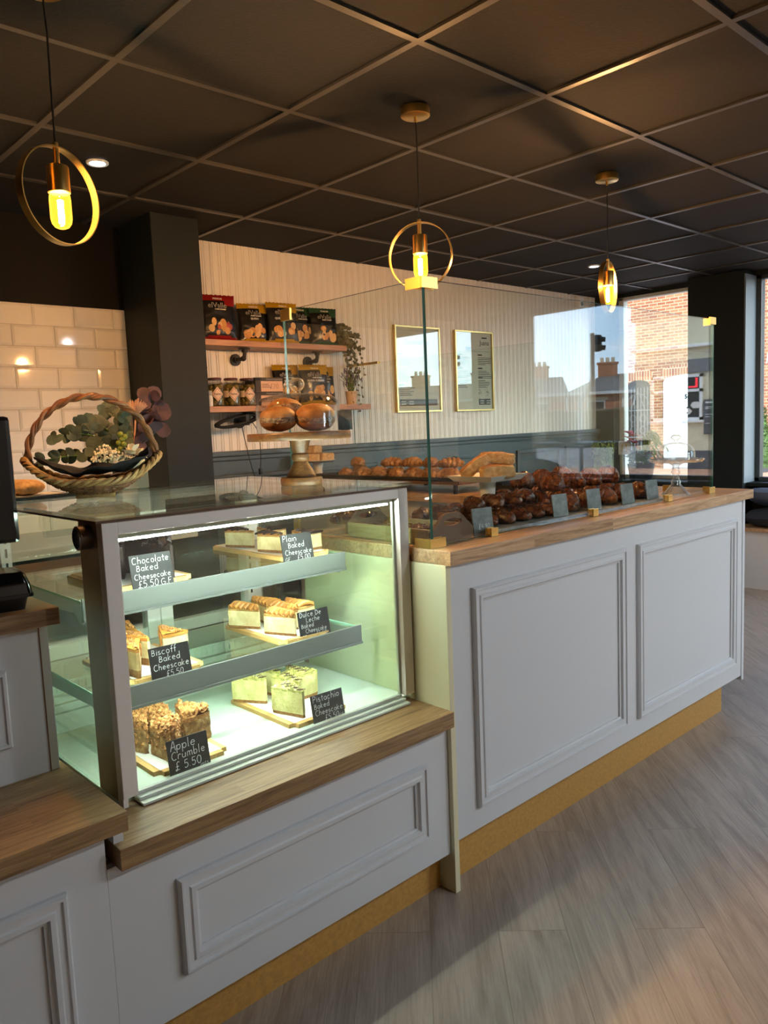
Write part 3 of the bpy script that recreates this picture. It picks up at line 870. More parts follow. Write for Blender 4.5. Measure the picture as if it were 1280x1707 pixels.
ZB = .0125
SC = {'plain': (1.03, 1.03, 1.0), 'chocolate': (1.12, 1.12, 1.3), 'caramel': (1.06, 1.06, 1.15), 'dulce': (1.0, 1.0, 1.16), 'pistachio': (1.03, 1.03, 1.08), 'apple': (1.0, 1.0, 1.15)}
def spread(kind, z, items, words, group):
    protos = [make_slice(kind, 3), make_slice(kind, 4)]
    for i, (x, y, rz, lab) in enumerate(items):
        if i < 2:
            o = protos[i]; o.location = (x, y, z+ZB); o.rotation_euler = (0, 0, R(rz)); o['label'] = words % lab; o['group'] = group
        else:
            o = dup(protos[1 if kind == 'chocolate' else i % 2], (x, y, z+ZB), R(rz), words % lab, group)
        o.scale = SC[kind]

board('wooden board under the plain baked cheesecake slices, top tier right', 1.272, 1.445, 1.80, 2.21, .9712)
spread('plain', .9712, [(1.322, 2.10, 96, 'at the back left corner of its board'), (1.325, 1.925, 92, 'in front, nearest its price sign'),
                      (1.398, 2.05, -84, 'with dark swirls at the middle back'), (1.410, 1.885, -90, 'half hidden behind its price sign')],
       'plain baked cheesecake slice %s', 'plain baked cheesecake slices')
chalk_sign('slate sign reading Plain Baked Cheescake £5.00 on the top tier', (1.312, 1.786, .9712), R(-3),
           [('Plain', .05, .74, .24), ('Baked', .20, .50, .22), ('Cheescake', .08, .25, .21), ('GF', .06, .03, .15), ('£5.00', .45, .03, .20)])

board('dark wooden board under the chocolate cheesecake slices, top tier left', .765, .985, 1.80, 2.10, .9712)
spread('chocolate', .9712, [(.790, 1.875, 88, 'at the left, showing its pale cut side'), (.846, 1.955, 80, 'at the back left of the group'),
                          (.905, 1.965, 95, 'at the back right of the group'), (.925, 1.862, 90, 'at the right end of its board')],
       'chocolate cheesecake slice %s', 'chocolate cheesecake slices')
chalk_sign('slate sign reading Chocolate Baked Cheesecake £5.50 G.F on the top tier', (.865, 1.786, .9712), R(-2),
           [('Chocolate', .06, .74, .25), ('Baked', .14, .52, .21), ('Cheesecake', .07, .28, .21), ('£5.50', .14, .04, .22), ('G.F', .68, .04, .22)], w=.108, h=.084)

board('wooden board under the piped caramel cheesecake slices, middle tier right', 1.192, 1.372, 1.72, 2.03, .7582)
spread('dulce', .7582, [(1.222, 1.945, 100, 'standing apart at the left rear'), (1.245, 1.795, 96, 'at the front of its board'),
                      (1.300, 1.955, -80, 'at the rear of the group'), (1.296, 1.850, 92, 'in the middle of the group'), (1.345, 1.850, -86, 'at the right behind its price sign')],
       'pale cheesecake slice with piped caramel ropes %s', 'piped caramel cheesecake slices')
chalk_sign('slate sign reading Dulce De Leche Baked Cheescake £5.50 on the middle tier', (1.310, 1.722, .7582), R(-2),
           [('Dulce De', .05, .80, .20), ('Leche', .24, .60, .19), ('Baked', .06, .41, .17), ('Cheescake', .18, .22, .16), ('GF', .05, .03, .14), ('£5.50', .52, .05, .16)])

board('wooden board under the caramel biscuit cheesecake slices, middle tier left', .755, .960, 1.722, 2.02, .7582)
spread('caramel', .7582, [(.795, 1.790, 80, 'at the front left with a dark drip'), (.842, 1.870, 98, 'in the middle row'),
                        (.868, 1.985, 92, 'standing tallest at the back'), (.925, 1.845, -94, 'at the right of its board')],
       'caramel topped cheesecake slice %s', 'caramel biscuit cheesecake slices')
chalk_sign('slate sign reading Biscoff Baked Cheescake £5.50 on the middle tier', (.862, 1.716, .7582), R(-3),
           [('Biscoff', .06, .76, .22), ('Baked', .22, .53, .22), ('Cheescake', .07, .29, .21), ('£5.50', .36, .05, .20)])

board('wooden board under the green pistachio cheesecake slices on the bottom deck', 1.150, 1.345, 1.632, 1.955, .5562)
spread('pistachio', .5562, [(1.186, 1.885, 104, 'standing apart at the left'), (1.205, 1.715, 90, 'at the front of its board'),
                          (1.258, 1.905, 96, 'at the back of the group'), (1.256, 1.790, 84, 'in the middle of the group'), (1.312, 1.815, -88, 'at the right behind its price sign')],
       'green pistachio cheesecake slice %s', 'pistachio cheesecake slices')
chalk_sign('slate sign reading Pistachio Baked Cheescake £5.50 GF on the bottom deck', (1.258, 1.612, .5562), R(-3),
           [('Pistachio', .05, .76, .23), ('Baked', .07, .53, .20), ('Cheescake', .08, .30, .20), ('£5.50', .36, .06, .21), ('GF', .82, .03, .14)])

board('wooden board under the apple crumble slices on the bottom deck', .765, .960, 1.635, 1.955, .5562)
spread('apple', .5562, [(.805, 1.820, 88, 'at the far left of the group'), (.835, 1.705, 76, 'largest at the front of its board'),
                      (.860, 1.810, 96, 'in the middle of the group'), (.885, 1.890, 90, 'standing at the back'), (.925, 1.765, -86, 'at the right end of the board')],
       'crumbly apple crumble slice %s', 'apple crumble slices')
chalk_sign('slate sign reading Apple Crumble £5.50 nuts on the bottom deck', (.842, 1.618, .5562), R(-2),
           [('Apple', .08, .70, .27), ('Crumble', .08, .44, .24), ('£ 5.50', .14, .14, .25), ('NUTS', .74, .04, .13)], w=.104, h=.082)
# ------------------------------------------------------------------ things on top of the display case
ZT = 1.1835
# wicker basket
BA = R(-24.8)
bk = thing('wicker_basket', 'shallow brown wicker basket with tall twisted handle on the display case', 'basket', (.865, 2.09, ZT), BA)
BL, BW = .168, .105
def bsurf(u, v):
    x, y = BL*u, BW*v
    z = .012 + .088*(abs(u)**2.3) + .030*(v*v)*(1-abs(u)*.5)
    return Vector((x, y, z))
b = MB()
for q in range(16):
    s = .10+.90*q/15; pts = []
    n = 72
    for k in range(n):
        a = 2*PI*k/n
        p = bsurf(s*math.cos(a), s*math.sin(a))
        p.z += .004*math.sin(a*18 + (q % 2)*PI); p += Vector((math.cos(a), math.sin(a), 0))*.002*math.sin(a*18+(q % 2)*PI)
        pts.append(p)
    b.tube(pts, .0042, 6, closed=True)
for k in range(36):
    a = 2*PI*k/36
    b.tube([bsurf(s*math.cos(a), s*math.sin(a))+Vector((0, 0, -.002)) for s in (.08, .3, .5, .7, .85, 1.0)], .003, 5)
b.build('woven_bowl', M['wicker'], bk, local=True, smooth=True)
b = MB()
for ph in (0, 2.1, 4.2):
    pts = []
    for k in range(121):
        a = 2*PI*k/120
        p = bsurf(1.02*math.cos(a), 1.02*math.sin(a)); c = a*15+ph
        pts.append(p + Vector((math.cos(a), math.sin(a), 0))*.006*math.cos(c) + Vector((0, 0, .004+.006*math.sin(c))))
    b.tube(pts[:-1], .0058, 6, closed=True)
b.build('plaited_rim', M['wicker_pale'], bk, local=True, smooth=True)
b = MB()
for ph, r_ in ((0, .0062), (PI, .0056), (PI/2, .0028)):
    pts = []
    for k in range(91):
        t = k/90; a = PI*(1-t)*1.12 - PI*.06
        x = .163*math.cos(a); z = .100 + .172*max(-.05, math.sin(a))
        nrm = Vector((math.cos(a), 0, math.sin(a))); c = t*42+ph
        pts.append(Vector((x, 0, z)) + nrm*.0055*math.cos(c) + Vector((0, 1, 0))*.0055*math.sin(c))
    b.tube(pts, r_, 7)
b.build('handle', M['wicker'], bk, local=True, smooth=True)
MB().box(-.05, .05, -.035, .035, 0, .012, bev=.004).build('base', M['wicker_pale'], bk, local=True)
# cloth lying inside the basket
nb = MB(); vs = []; fs = []; nu, nv = 40, 20
for i in range(nu+1):
    for j in range(nv+1):
        u = (2*i/nu-1)*.86; v = 2*j/nv-1
        k = math.sqrt(max(0, 1-u*u))*.82
        p = bsurf(u, v*k)
        fold = .040 + .014*noise.noise((u*4, v*2.4, 1.3)) + .007*math.sin(v*7+u*5) + .014*(1-abs(u))
        p.z += max(.012, fold)
        vs.append(rotz(p, BA))
for i in range(nu):
    for j in range(nv):
        a = i*(nv+1)+j; fs.append((a, a+nv+1, a+nv+2, a+1))
nb.add(vs, fs)
o = nb.build('cloth', M['cloth'], loc=(0, 0, 0), smooth=True)
o.location = (.865, 2.09, ZT)
tag(o, 'black cloth lying folded inside the wicker basket', 'cloth')

# flower arrangement behind the basket
def leaf_mb(mb, p, d, l, w, up=Vector((0, 0, 1)), mi=None, cup=.15, round_=True):
    d = Vector(d).normalized(); s = d.cross(up)
    if s.length < .05: s = d.cross(Vector((1, 0, 0)))
    s.normalize(); n = s.cross(d)
    prof = [(0, .1), (.15, .7), (.4, 1), (.65, .92), (.87, .6), (1, .08)] if round_ else [(0, .2), (.25, .9), (.5, 1), (.75, .65), (1, .03)]
    vs = []; fs = []
    for t, k in prof:
        c = Vector(p) + d*l*t + n*(-cup*l*t*t)
        vs += [c + s*w*k*.5 + n*cup*w*.35*k, c, c - s*w*k*.5 + n*cup*w*.35*k]
    for i in range(len(prof)-1):
        fs += [(3*i, 3*i+1, 3*i+4, 3*i+3), (3*i+1, 3*i+2, 3*i+5, 3*i+4)]
    mb.add(vs, fs, mi)

fl = thing('flower_arrangement', 'dried flower arrangement of eucalyptus and purple petals behind the wicker basket', 'flowers', (1.06, 2.29, ZT))
rg = random.Random(11)
MB().box(-.045, .045, -.03, .03, 0, .075, bev=.004).build('pot', plain('grey_pot', srgb(120, 120, 112), .7), fl, local=True)
VX = Vector((.907, -.42, 0)); VZ = Vector((0, 0, 1)); VD = Vector((.42, .907, 0))
def bez(p0, p1, p2, n=10):
    return [Vector(p0)*(1-t)**2 + Vector(p1)*2*t*(1-t) + Vector(p2)*t*t for t in [i/n for i in range(n+1)]]
for (ex, ez, ed, l) in ((-.24, .10, .0, .05), (-.20, .17, -.02, .05), (-.13, .20, .0, .052), (-.06, .24, .03, .05), (.0, .22, .0, .045), (-.10, .13, -.03, .05), (-.03, .16, .02, .05)):
    mb = MB()
    pts = bez((0, 0, .07), VX*ex*.35+VZ*(ez+.03), VX*ex+VZ*ez+VD*ed, 14)
    mb.tube(pts, .0016, 5, mi=1)
    for i in range(4, 15):
        t = (pts[i]-pts[i-1]).normalized()
        for sd in (1, -1):
            d = (VX*sd*rg.uniform(-.4, .8) + VZ*sd*rg.uniform(.3, 1) + VD*rg.uniform(-.6, .6) + t*.5)
            leaf_mb(mb, pts[i], d, l*rg.uniform(.5, .78), l*rg.uniform(.42, .68), up=VD, cup=rg.uniform(-.2, .2))
    mb.build('eucalyptus_stem', [M['leaf_grey'], M['leaf']], fl, local=True, smooth=True)
mb = MB()
c0 = VX*-.06+VZ*.105-VD*.05
for q in range(230):
    d = Vector((rg.gauss(0, 1), rg.gauss(0, 1), rg.gauss(0, 1))).normalized()*rg.uniform(.4, 1)
    mb.sphere(c0+VX*d.x*.05+VD*d.y*.03+VZ*d.z*.034, .0036, 6, 4)
mb.build('gypsophila', M['whitefl'], fl, local=True)
mb = MB(); c0 = VX*.012+VZ*.10-VD*.05
for q in range(70):
    d = Vector((rg.gauss(0, 1), rg.gauss(0, 1), rg.gauss(0, 1)))
    d.normalize(); leaf_mb(mb, c0+(VX*d.x*.02+VD*d.y*.012+VZ*d.z*.018), VX*d.x+VD*d.y+VZ*d.z, .024, .022)
mb.build('white_bloom', M['whitefl'], fl, local=True, smooth=True)
mb = MB()
for px, pz in ((-.022, .125), (-.012, .138), (-.027, .142), (-.016, .152), (-.008, .16), (-.02, .168), (-.03, .115)):
    mb.sphere(VX*px+VZ*pz-VD*.045, .0085, 10, 7)
mb.build('green_berries', M['berry'], fl, local=True, smooth=True)
mb = MB(); c0 = VX*.03+VZ*.235
mb.tube([(0, 0, .07), VX*.02+VZ*.15, c0], .003, 6)
for q in range(90):
    d = VX*rg.gauss(0, .5)+VD*rg.gauss(0, .5)+VZ*rg.uniform(.3, 1); d.normalize()
    mb.tube([c0-VZ*.012, c0+d*rg.uniform(.03, .042)], [.0018, .0007], 4)
mb.build('bristly_bloom', M['pinkish'], fl, local=True)
for (ex, ez, n) in ((.075, .275, 5), (.095, .235, 6), (.07, .20, 6), (.05, .14, 6), (.085, .17, 5), (.03, .11, 5)):
    mb = MB(); e = VX*ex+VZ*ez+VD*rg.uniform(-.02, .03)
    pts = bez((0, 0, .07), VX*ex*.3+VZ*ez*.8, e, 8); mb.tube(pts, .0018, 5)
    for q in range(n):
        d = VX*rg.uniform(-1, 1)+VZ*rg.uniform(-.6, 1)+VD*rg.uniform(-1, .4)
        leaf_mb(mb, e, d, rg.uniform(.035, .05), rg.uniform(.035, .05), up=VD, cup=rg.uniform(-.3, .3))
    mb.build('purple_bloom', M['purple'], fl, local=True, smooth=True)

# slate and bread at the back left of the case
t = MB().box(-.11, .11, -.09, .09, 0, .007, bev=.0015).build('slate_board', M['black_matt'], loc=(0, 0, 0))
t.location = (.745, 2.285, ZT); tag(t, 'black slate serving board at the back left of the display case', 'board')
t = MB().box(-.09, .09, -.075, .075, 0, .0012).build('paper_sheet', M['paper'], loc=(0, 0, 0)); t.location = (.745, 2.285, ZT+.0072)
tag(t, 'white paper sheet under the loaf on the black slate', 'paper')
vs = MB().sphere((0, 0, .021), .05, 24, 14, sc=(1.15, .9, .46))
for v in vs.v: v.z = max(0, v.z); v.z += .003*noise.noise(v*60) if v.z > .004 else 0
t = vs.build('bread_loaf', M['crumb'], loc=(0, 0, 0), smooth=True); t.location = (.742, 2.29, ZT+.0087); t.rotation_euler = (0, 0, R(-25))
tag(t, 'small golden bread loaf on the slate behind the black monitor', 'bread')

# monitor and plastic box on the till cabinet
mo = thing('monitor', 'black till monitor standing at the left edge of the photo', 'monitor', (.475, 2.02, .984), R(-8))
MB().box(-.17, .155, -.012, .012, .115, .42, bev=.01).build('screen', M['black_gloss'], mo, local=True)
MB().box(-.15, .15, .0125, .035, .13, .40, bev=.01).build('housing', M['black'], mo, local=True)
MB().box(-.03, .03, .036, .056, .01, .30, bev=.004).build('stand', M['black'], mo, local=True)
MB().box(-.09, .09, -.05, .08, 0, .0105, bev=.003).build('foot', M['black'], mo, local=True)
px = thing('plastic_box', 'glossy black lidded box on the oak top of the till cabinet', 'box', (.487, 1.79, .984), R(-6))
def rbox(mb, x, y, z0, z1, taper, rad):
    prof = []
    for (s, z) in ((1-taper, z0), (1, z1)):
        poly = []
        for cx, cy, a0 in ((1, 1, 0), (-1, 1, 90), (-1, -1, 180), (1, -1, 270)):
            for k in range(5):
                a = R(a0+22.5*k); poly.append(((cx*(x-rad)+rad*math.cos(a))*s, (cy*(y-rad)+rad*math.sin(a))*s, z))
        prof.append(poly)
    n = 20; vs = prof[0]+prof[1]
    mb.add(vs, [tuple(range(n-1, -1, -1)), tuple(range(n, 2*n))]+[(i, (i+1) % n, n+(i+1) % n, n+i) for i in range(n)])
    return mb
rbox(MB(), .072, .05, 0, .028, .1, .012).build('base', M['black'], px, local=True, smooth=True)
b = MB(); rbox(b, .082, .06, .0285, .036, 0, .014)
rbox(b, .080, .058, .0365, .0367, 0, .014)
vs = []
lid = MB(); rbox(lid, .080, .058, .0, .046, -.16, .014)
for v in lid.v: v.z = .082 - v.z if False else v.z
b2 = MB()
poly = []
for zz, s in ((.036, 1.0), (.055, .97), (.076, .88), (.082, .80)):
    ring = []
    for cx, cy, a0 in ((1, 1, 0), (-1, 1, 90), (-1, -1, 180), (1, -1, 270)):
        for k in range(5):
            a = R(a0+22.5*k); ring.append(((cx*(.08-.014)+.014*math.cos(a))*s, (cy*(.058-.014)+.014*math.sin(a))*s, zz))
    poly.append(ring)
n = 20; vs = [p for r_ in poly for p in r_]; fs = [tuple(range(n-1, -1, -1)), tuple(range(3*n, 4*n))]
for q in range(3): fs += [(q*n+i, q*n+(i+1) % n, (q+1)*n+(i+1) % n, (q+1)*n+i) for i in range(n)]
b.add(vs, fs)
b.build('lid', M['black_gloss'], px, local=True, smooth=True)

# wooden cake stand with glass dome
cs = thing('cake_stand', 'wooden pedestal cake stand with a clear glass dome on the display case', 'cake stand', (1.365, 1.825, ZT))
MB().lathe([(0, 0), (.059, 0), (.061, .004), (.061, .019), (.058, .023), (.0, .023)], seg=48).build('foot', M['acacia'], cs, local=True, smooth=True)
MB().lathe([(0, .0235), (.044, .0235), (.040, .034), (.030, .050), (.022, .064), (.020, .069), (.024, .072), (.0265, .080), (.0245, .089), (.020, .092), (.0215, .096), (.024, .102), (.027, .116), (.031, .130), (0, .130)], seg=40).build('stem', M['acacia'], cs, local=True, smooth=True)
MB().lathe([(0, .1305), (.147, .1305), (.149, .133), (.149, .149), (.147, .152), (0, .152)], seg=72).build('plate', M['acacia'], cs, local=True, smooth=True)
R_ = .121
dm = thing('glass_dome', 'clear glass cloche with round knob over the sandwich cookies', 'dome', (1.365, 1.825, ZT+.1522))
outp = [(R_, 0), (R_, .070), (R_-.004, .086), (R_-.016, .098), (R_-.045, .107), (.03, .111), (.012, .112), (0, .112)]
inp = [(max(0, r-.003), z if z == 0 else z-.003*(z > .08)) for r, z in outp]
MB().lathe(outp+inp[::-1], seg=64).build('cover', M['dome'], dm, local=True, smooth=True)
m_gl, nt, bs, out = nmat('solid_clear_glass'); bs.inputs['Transmission Weight'].default_value = 1; bs.inputs['Roughness'].default_value = 0; bs.inputs['IOR'].default_value = 1.48
M['glass'] = m_gl
MB().lathe([(0, .1125), (.010, .1125), (.008, .118), (.014, .121), (.021, .130), (.0225, .139), (.019, .149), (.010, .155), (0, .156)], seg=32).build('knob', M['crystal'], dm, local=True, smooth=True)
# sandwich cookies
def cookie(label, x, y, z, rz, tilt, s=1.0):
    t = thing('sandwich_cookie', label, 'cookie', (x, y, z), rz, 'sandwich cookies under the dome')
    Mt = Matrix.Rotation(tilt, 4, 'X')
    for nm, sg in (('top_biscuit', 1), ('bottom_biscuit', -1)):
        mb = MB().sphere((0, 0, 0), .052*s, 26, 14, sc=(1.08, .86, .62))
        for v in mb.v:
            v.z = max(v.z, 0)*.95 + .008*s
            v += Vector((0, 0, .0018*noise.noise(v*55+Vector((x*90, 0, sg)))))
            v.z *= sg
        mb.moved(Mt).build(nm, M['crust'], t, local=True, smooth=True)
    rg = random.Random(int(x*1000)); mb = MB().lathe([(0, -.0075*s), (.050*s, -.0075*s), (.052*s, 0), (.050*s, .0075*s), (0, .0075*s)], seg=30, sx=1.06, sy=.86)
    for q in range(150):
        a = rg.uniform(0, 2*PI); mb.chip((.052*s*1.06*math.cos(a), .052*s*.86*math.sin(a), rg.uniform(-.009, .009)*s), rg.uniform(.002, .004), rg, flat=.5)
    mb.moved(Mt).build('coconut_filling', mottled('coconut_cream', [(.3, srgb(120, 84, 56)), (.7, srgb(218, 196, 164))], 90, .8, .3, 200), t, local=True)
    return t
ZP = ZT+.153
cookie('large sandwich cookie at the front right under the dome', 1.396, 1.785, ZP+.040, R(-25), R(14), 1.02)
cookie('sandwich cookie at the front left under the dome', 1.306, 1.842, ZP+.039, R(-35), R(6), .93)
cookie('sandwich cookie leaning at the back under the dome', 1.368, 1.893, ZP+.062, R(-20), R(-22), .95)
c = chalk_sign('small slate sign leaning on the stand to the right of the dome', (1.474, 1.746, ZT+.1528), R(-38), [], w=.042, h=.062, tilt=18)
c.children[0].data.materials[0] = M['slate_grey']  # grey tone stands in for light falling on the dark card
c['group'] = 'slate signs among the pastries'

# ------------------------------------------------------------------ glass guard on the tall counter
gg = thing('glass_guard', 'clear glass counter guard with brass clips around the pastries', 'glass guard', (2.45, 1.6, .995))
def pane(x0, x1, y0, y1, z0, z1, thin):
    """closed sheet whose narrow sides show green glass"""
    mb = MB()
    if thin == 'y': mb.box(x0, x1, y0, y1, z0, z1, mats6=[1, 1, 0, 0, 1, 1])
    else: mb.box(x0, x1, y0, y1, z0, z1, mats6=[1, 1, 1, 1, 0, 0])
    return mb
pane(1.573, 3.330, 1.503, 1.512, 1.001, 1.735, 'y').build('front_pane', [M['pane'], M['edge']], gg)
pane(1.562, 1.571, 1.5035, 2.145, 1.001, 1.735, 'x').build('left_pane', [M['pane'], M['edge']], gg)
pane(3.331, 3.339, 1.5035, 3.86, 1.001, 1.735, 'x').build('right_pane', [M['pane'], M['edge']], gg)
def clip(x0, x1, y0, y1, z0, z1):
    MB().box(x0, x1, y0, y1, z0, z1, bev=.0012).build('brass_clip', M['brass'], gg)
for x in (1.838, 2.400, 2.945):
    clip(x-.016, x+.016, 1.496, 1.5025, .9955, 1.022); clip(x-.016, x+.016, 1.5125, 1.521, .9955, 1.022)
def corner(x, y, sx, sy, z0, z1):
    mb = MB(); a = .058; t_ = .005
    mb.box(x-sx*.004, x+sx*a, y-t_, y, z0, z1); mb.box(x-t_ if sx > 0 else x, x if sx > 0 else x+t_, y, y+a, z0, z1)
    mb.box(x-sx*.004, x+sx*a, y+.0105, y+.0155, z0, z1)
    mb.build('brass_corner', M['brass'], gg)
corner(1.561, 1.5020, 1, 1, 1.712, 1.742); corner(1.561, 1.5020, 1, 1, .9955, 1.022)
for z0, z1 in ((1.712, 1.742), (.9955, 1.022)):
    b = MB(); b.box(3.290, 3.345, 1.496, 1.5025, z0, z1, bev=.001); b.box(3.3395, 3.345, 1.5026, 1.55, z0, z1, bev=.001); b.build('brass_corner', M['brass'], gg)
for y in (1.72, 2.4, 3.1, 3.76): clip(3.3395, 3.347, y-.016, y+.016, .9955, 1.022)
clip(1.553, 1.5615, 2.105, 2.135, .9955, 1.045); clip(1.553, 1.5615, 2.095, 2.146, 1.70, 1.738)
b = MB(); b.box(3.324, 3.3305, 3.60, 3.884, 1.728, 1.742); b.box(3.3395, 3.346, 3.60, 3.884, 1.728, 1.742); b.build('wall_bracket', M['brass'], gg)
# ------------------------------------------------------------------ pastries on the tall counter
ZC = .9955
pl = thing('serving_slate', 'long grey slate platter under the dark glazed pastries', 'platter', (2.45, 1.8, ZC))
MB().box(1.90, 3.02, 1.535, 2.04, ZC, ZC+.011, bev=.003).build('slab', M['slate_grey'], pl)
ZS = ZC+.0115

def lump(L, W, H, seed, segs=9, ribs=0, bend=0.0, taper=.55, mat='glaze', name='pastry'):
    """baked roll lying along x, flat underneath"""
    n, m = 36, 18; vs = []; fs = []
    for i in range(n+1):
        u = 2*i/n-1
        env = max(.02, (1-abs(u)**(2.4 if not ribs else 1.7)))**taper
        for k in range(m):
            k_, m_ = k, m
            rib = 1+.26*abs(math.sin(ribs*PI*(u+1)/2 + .6*math.sin(2*PI*k_/m_)))-.16 if ribs else 1
            a = 2*PI*k/m
            y = math.cos(a)*W/2*env*rib; z = math.sin(a)*H/2*env*rib
            z = z if z > -H*.22 else -H*.22+.2*(z+H*.22)
            p = Vector((u*L/2, y, z+H*.26))
            nn = noise.noise(p*38+Vector((seed*3.7, 0, 0)))*.008+noise.noise(p*90+Vector((0, seed, 0)))*.0045
            p += Vector((0, y, z)).normalized()*nn if (y or z) else Vector()
            p.y += bend*(u*u)*L; p.z = max(0, p.z)
            vs.append(p)
    for i in range(n):
        for k in range(m):
            k2 = (k+1) % m
            fs.append((i*m+k, i*m+k2, (i+1)*m+k2, (i+1)*m+k))
    fs.append(tuple(range(m-1, -1, -1))); fs.append(tuple(n*m+k for k in range(m)))
    return MB().add(vs, fs)

rolls = [lump(.125, .062, .056, s).build('glazed_roll', M['glaze'], loc=(0, 0, 0), smooth=True) for s in (1, 2, 3)]
crois = [lump(.135, .085, .088, 10+s, ribs=5, bend=.16, taper=.8).build('croissant', M['glaze'], loc=(0, 0, 0), smooth=True) for s in (1, 2, 3)]
used = set()
def put(pool, i, loc, rz, label, group, cat, tilt=0):
    o = pool[i % len(pool)]
    if o.name in used: o = o.copy(); COL.objects.link(o)
    used.add(o.name)
    o.location = loc; o.rotation_euler = (tilt, 0, rz)
    tag(o, label, cat, group)
    return o
ORD = ['first', 'second', 'third', 'fourth', 'fifth', 'sixth', 'seventh', 'eighth']
rg = random.Random(5)
for i in range(5):
    put(rolls, i, (1.955+.083*i, 1.635, ZS), R(80+rg.uniform(-12, 12)), 'dark glazed roll, %s from the left in the front row by the glass' % ORD[i], 'glazed rolls on the platter', 'pastry')
for i in range(5):
    put(rolls, i+1, (1.945+.088*i, 1.785, ZS), R(84+rg.uniform(-12, 12)), 'dark glazed roll, %s from the left in the second row' % ORD[i], 'glazed rolls on the platter', 'pastry')
for i in range(3):
    put(rolls, i+2, (1.96+.086*i, 1.925, ZS), R(15+rg.uniform(-14, 14)), 'dark glazed roll, %s from the left in the rear row' % ORD[i], 'glazed rolls on the platter', 'pastry')
for i in range(4):
    put(rolls, i, (1.985+.095*i, 1.705, ZS+.046), R(70+rg.uniform(-30, 30)), 'dark glazed roll, %s from the left lying on top of the front rows' % ORD[i], 'glazed rolls on the platter', 'pastry')
for i in range(5):
    put(crois, i, (2.42+.125*i, 1.625, ZS), R(75+rg.uniform(-12, 12)), 'glossy brown croissant, %s from the left in the front row' % ORD[i], 'croissants on the platter', 'croissant')
for i in range(5):
    put(crois, i+1, (2.44+.122*i, 1.775, ZS), R(85+rg.uniform(-14, 14)), 'glossy brown croissant, %s from the left in the second row' % ORD[i], 'croissants on the platter', 'croissant')
for i in range(5):
    put(crois, i+2, (2.43+.122*i, 1.925, ZS), R(70+rg.uniform(-14, 14)), 'glossy brown croissant, %s from the left in the rear row' % ORD[i], 'croissants on the platter', 'croissant')
for i in range(4):
    put(crois, i, (2.44+.128*i, 1.705, ZS+.068), R(78+rg.uniform(-20, 20)), 'glossy brown croissant, %s from the left piled on the front rows' % ORD[i], 'croissants on the platter', 'croissant')
for i in range(3):
    put(crois, i+1, (2.47+.128*i, 1.86, ZS+.070), R(78+rg.uniform(-20, 20)), 'glossy brown croissant, %s from the left piled on the rear rows' % ORD[i], 'croissants on the platter', 'croissant')

# slate price signs among the pastries
for i, (x, lab, txt) in enumerate(((1.835, 'small dark slate sign with chalk price £4.90 beside the wooden tray', 1), (2.262, 'grey slate sign in front of the dark glazed rolls', 0),
                               (2.475, 'grey slate sign in front of the leftmost croissants', 0), (2.71, 'grey slate sign in front of the middle croissants', 0), (2.90, 'grey slate sign in front of the rightmost croissants', 0))):
    t = thing('price_sign', lab, 'sign', (x, 1.548 if i else 1.536, ZS if i else ZC), R(-8), 'slate signs among the pastries')
    M4 = Matrix.Rotation(R(-8), 4, 'X'); w = .074 if i else .082; h = .078 if i else .086
    MB().box(-w/2, w/2, -.0018, .0018, .001, h, bev=.0006).moved(M4).build('board', M['slate_grey'] if i else M['slate_mid'] if 'slate_mid' in M else M['slate_grey'], t, local=True)
    MB().box(-w*.3, w*.3, .0, .02, 0, .002).build('foot', M['slate'], t, local=True)
    if txt:
        mb = MB(); strokes(mb, '£4.90', -.02, .022, .016, y=-.0021); mb.moved(M4).build('lettering', M['chalk'], t, local=True)

# wooden tray with a nutty tart
ty = thing('wooden_tray', 'pale wooden tray with cut-out handle at the left end of the tall counter', 'tray', (1.715, 1.74, ZC))
x0, x1, y0, y1 = 1.610, 1.795, 1.545, 1.93
b = MB(); b.box(x0, x1, y0+.012, y1-.012, ZC, ZC+.012); b.box(x0, x0+.010, y0+.012, y1-.012, ZC+.0121, ZC+.042); b.box(x1-.010, x1, y0+.012, y1-.012, ZC+.0121, ZC+.042)
b.build('body', M['pale_wood'], ty)
def handle_end(y):
    mb = MB(); n = 24; top = []; L = x1-x0
    def h(t): return .042+.043*(.5-.5*math.cos(PI*min(1, max(0, (t if t < .5 else 1-t)/.38))))
    # end board built as a ring around the hand slot
    outer = [(x0, ZC), (x1, ZC)] + [(x0+L*(1-k/n), ZC+h(1-k/n)) for k in range(n+1)]
    cx, cz, rx, rz_ = (x0+x1)/2, ZC+.058, .040, .011
    pts_o = []; pts_i = []; m = 48
    for k in range(m):
        a = 2*PI*k/m; dx, dz = math.cos(a), math.sin(a)
        pts_i.append((cx+rx*dx, cz+rz_*dz))
        lo, hi = 0, .3
        for _ in range(30):
            md = (lo+hi)/2; X = cx+dx*md; Z = cz+dz*md; t = (X-x0)/L
            inside = 0 <= t <= 1 and ZC <= Z <= ZC+h(t)
            lo, hi = (md, hi) if inside else (lo, md)
        pts_o.append((cx+dx*lo, cz+dz*lo))
    vs = []; fs = []
    for yy in (y, y+.0115):
        vs += [(a, yy, c) for a, c in pts_o] + [(a, yy, c) for a, c in pts_i]
    for k in range(m):
        k2 = (k+1) % m
        fs += [(k, k2, m+k2, m+k), (2*m+k, 3*m+k, 3*m+k2, 2*m+k2), (k, 2*m+k, 2*m+k2, k2), (m+k, m+k2, 3*m+k2, 3*m+k)]
    mb.add(vs, fs); return mb
for y in (y0, y1-.0115): handle_end(y).build('end_board', plain('brown_tray_end', srgb(110, 80, 58), .5), ty)
tt = thing('nut_tart', 'flat nut-topped tart lying in the pale wooden tray', 'tart', (1.70, 1.74, ZC+.0125))
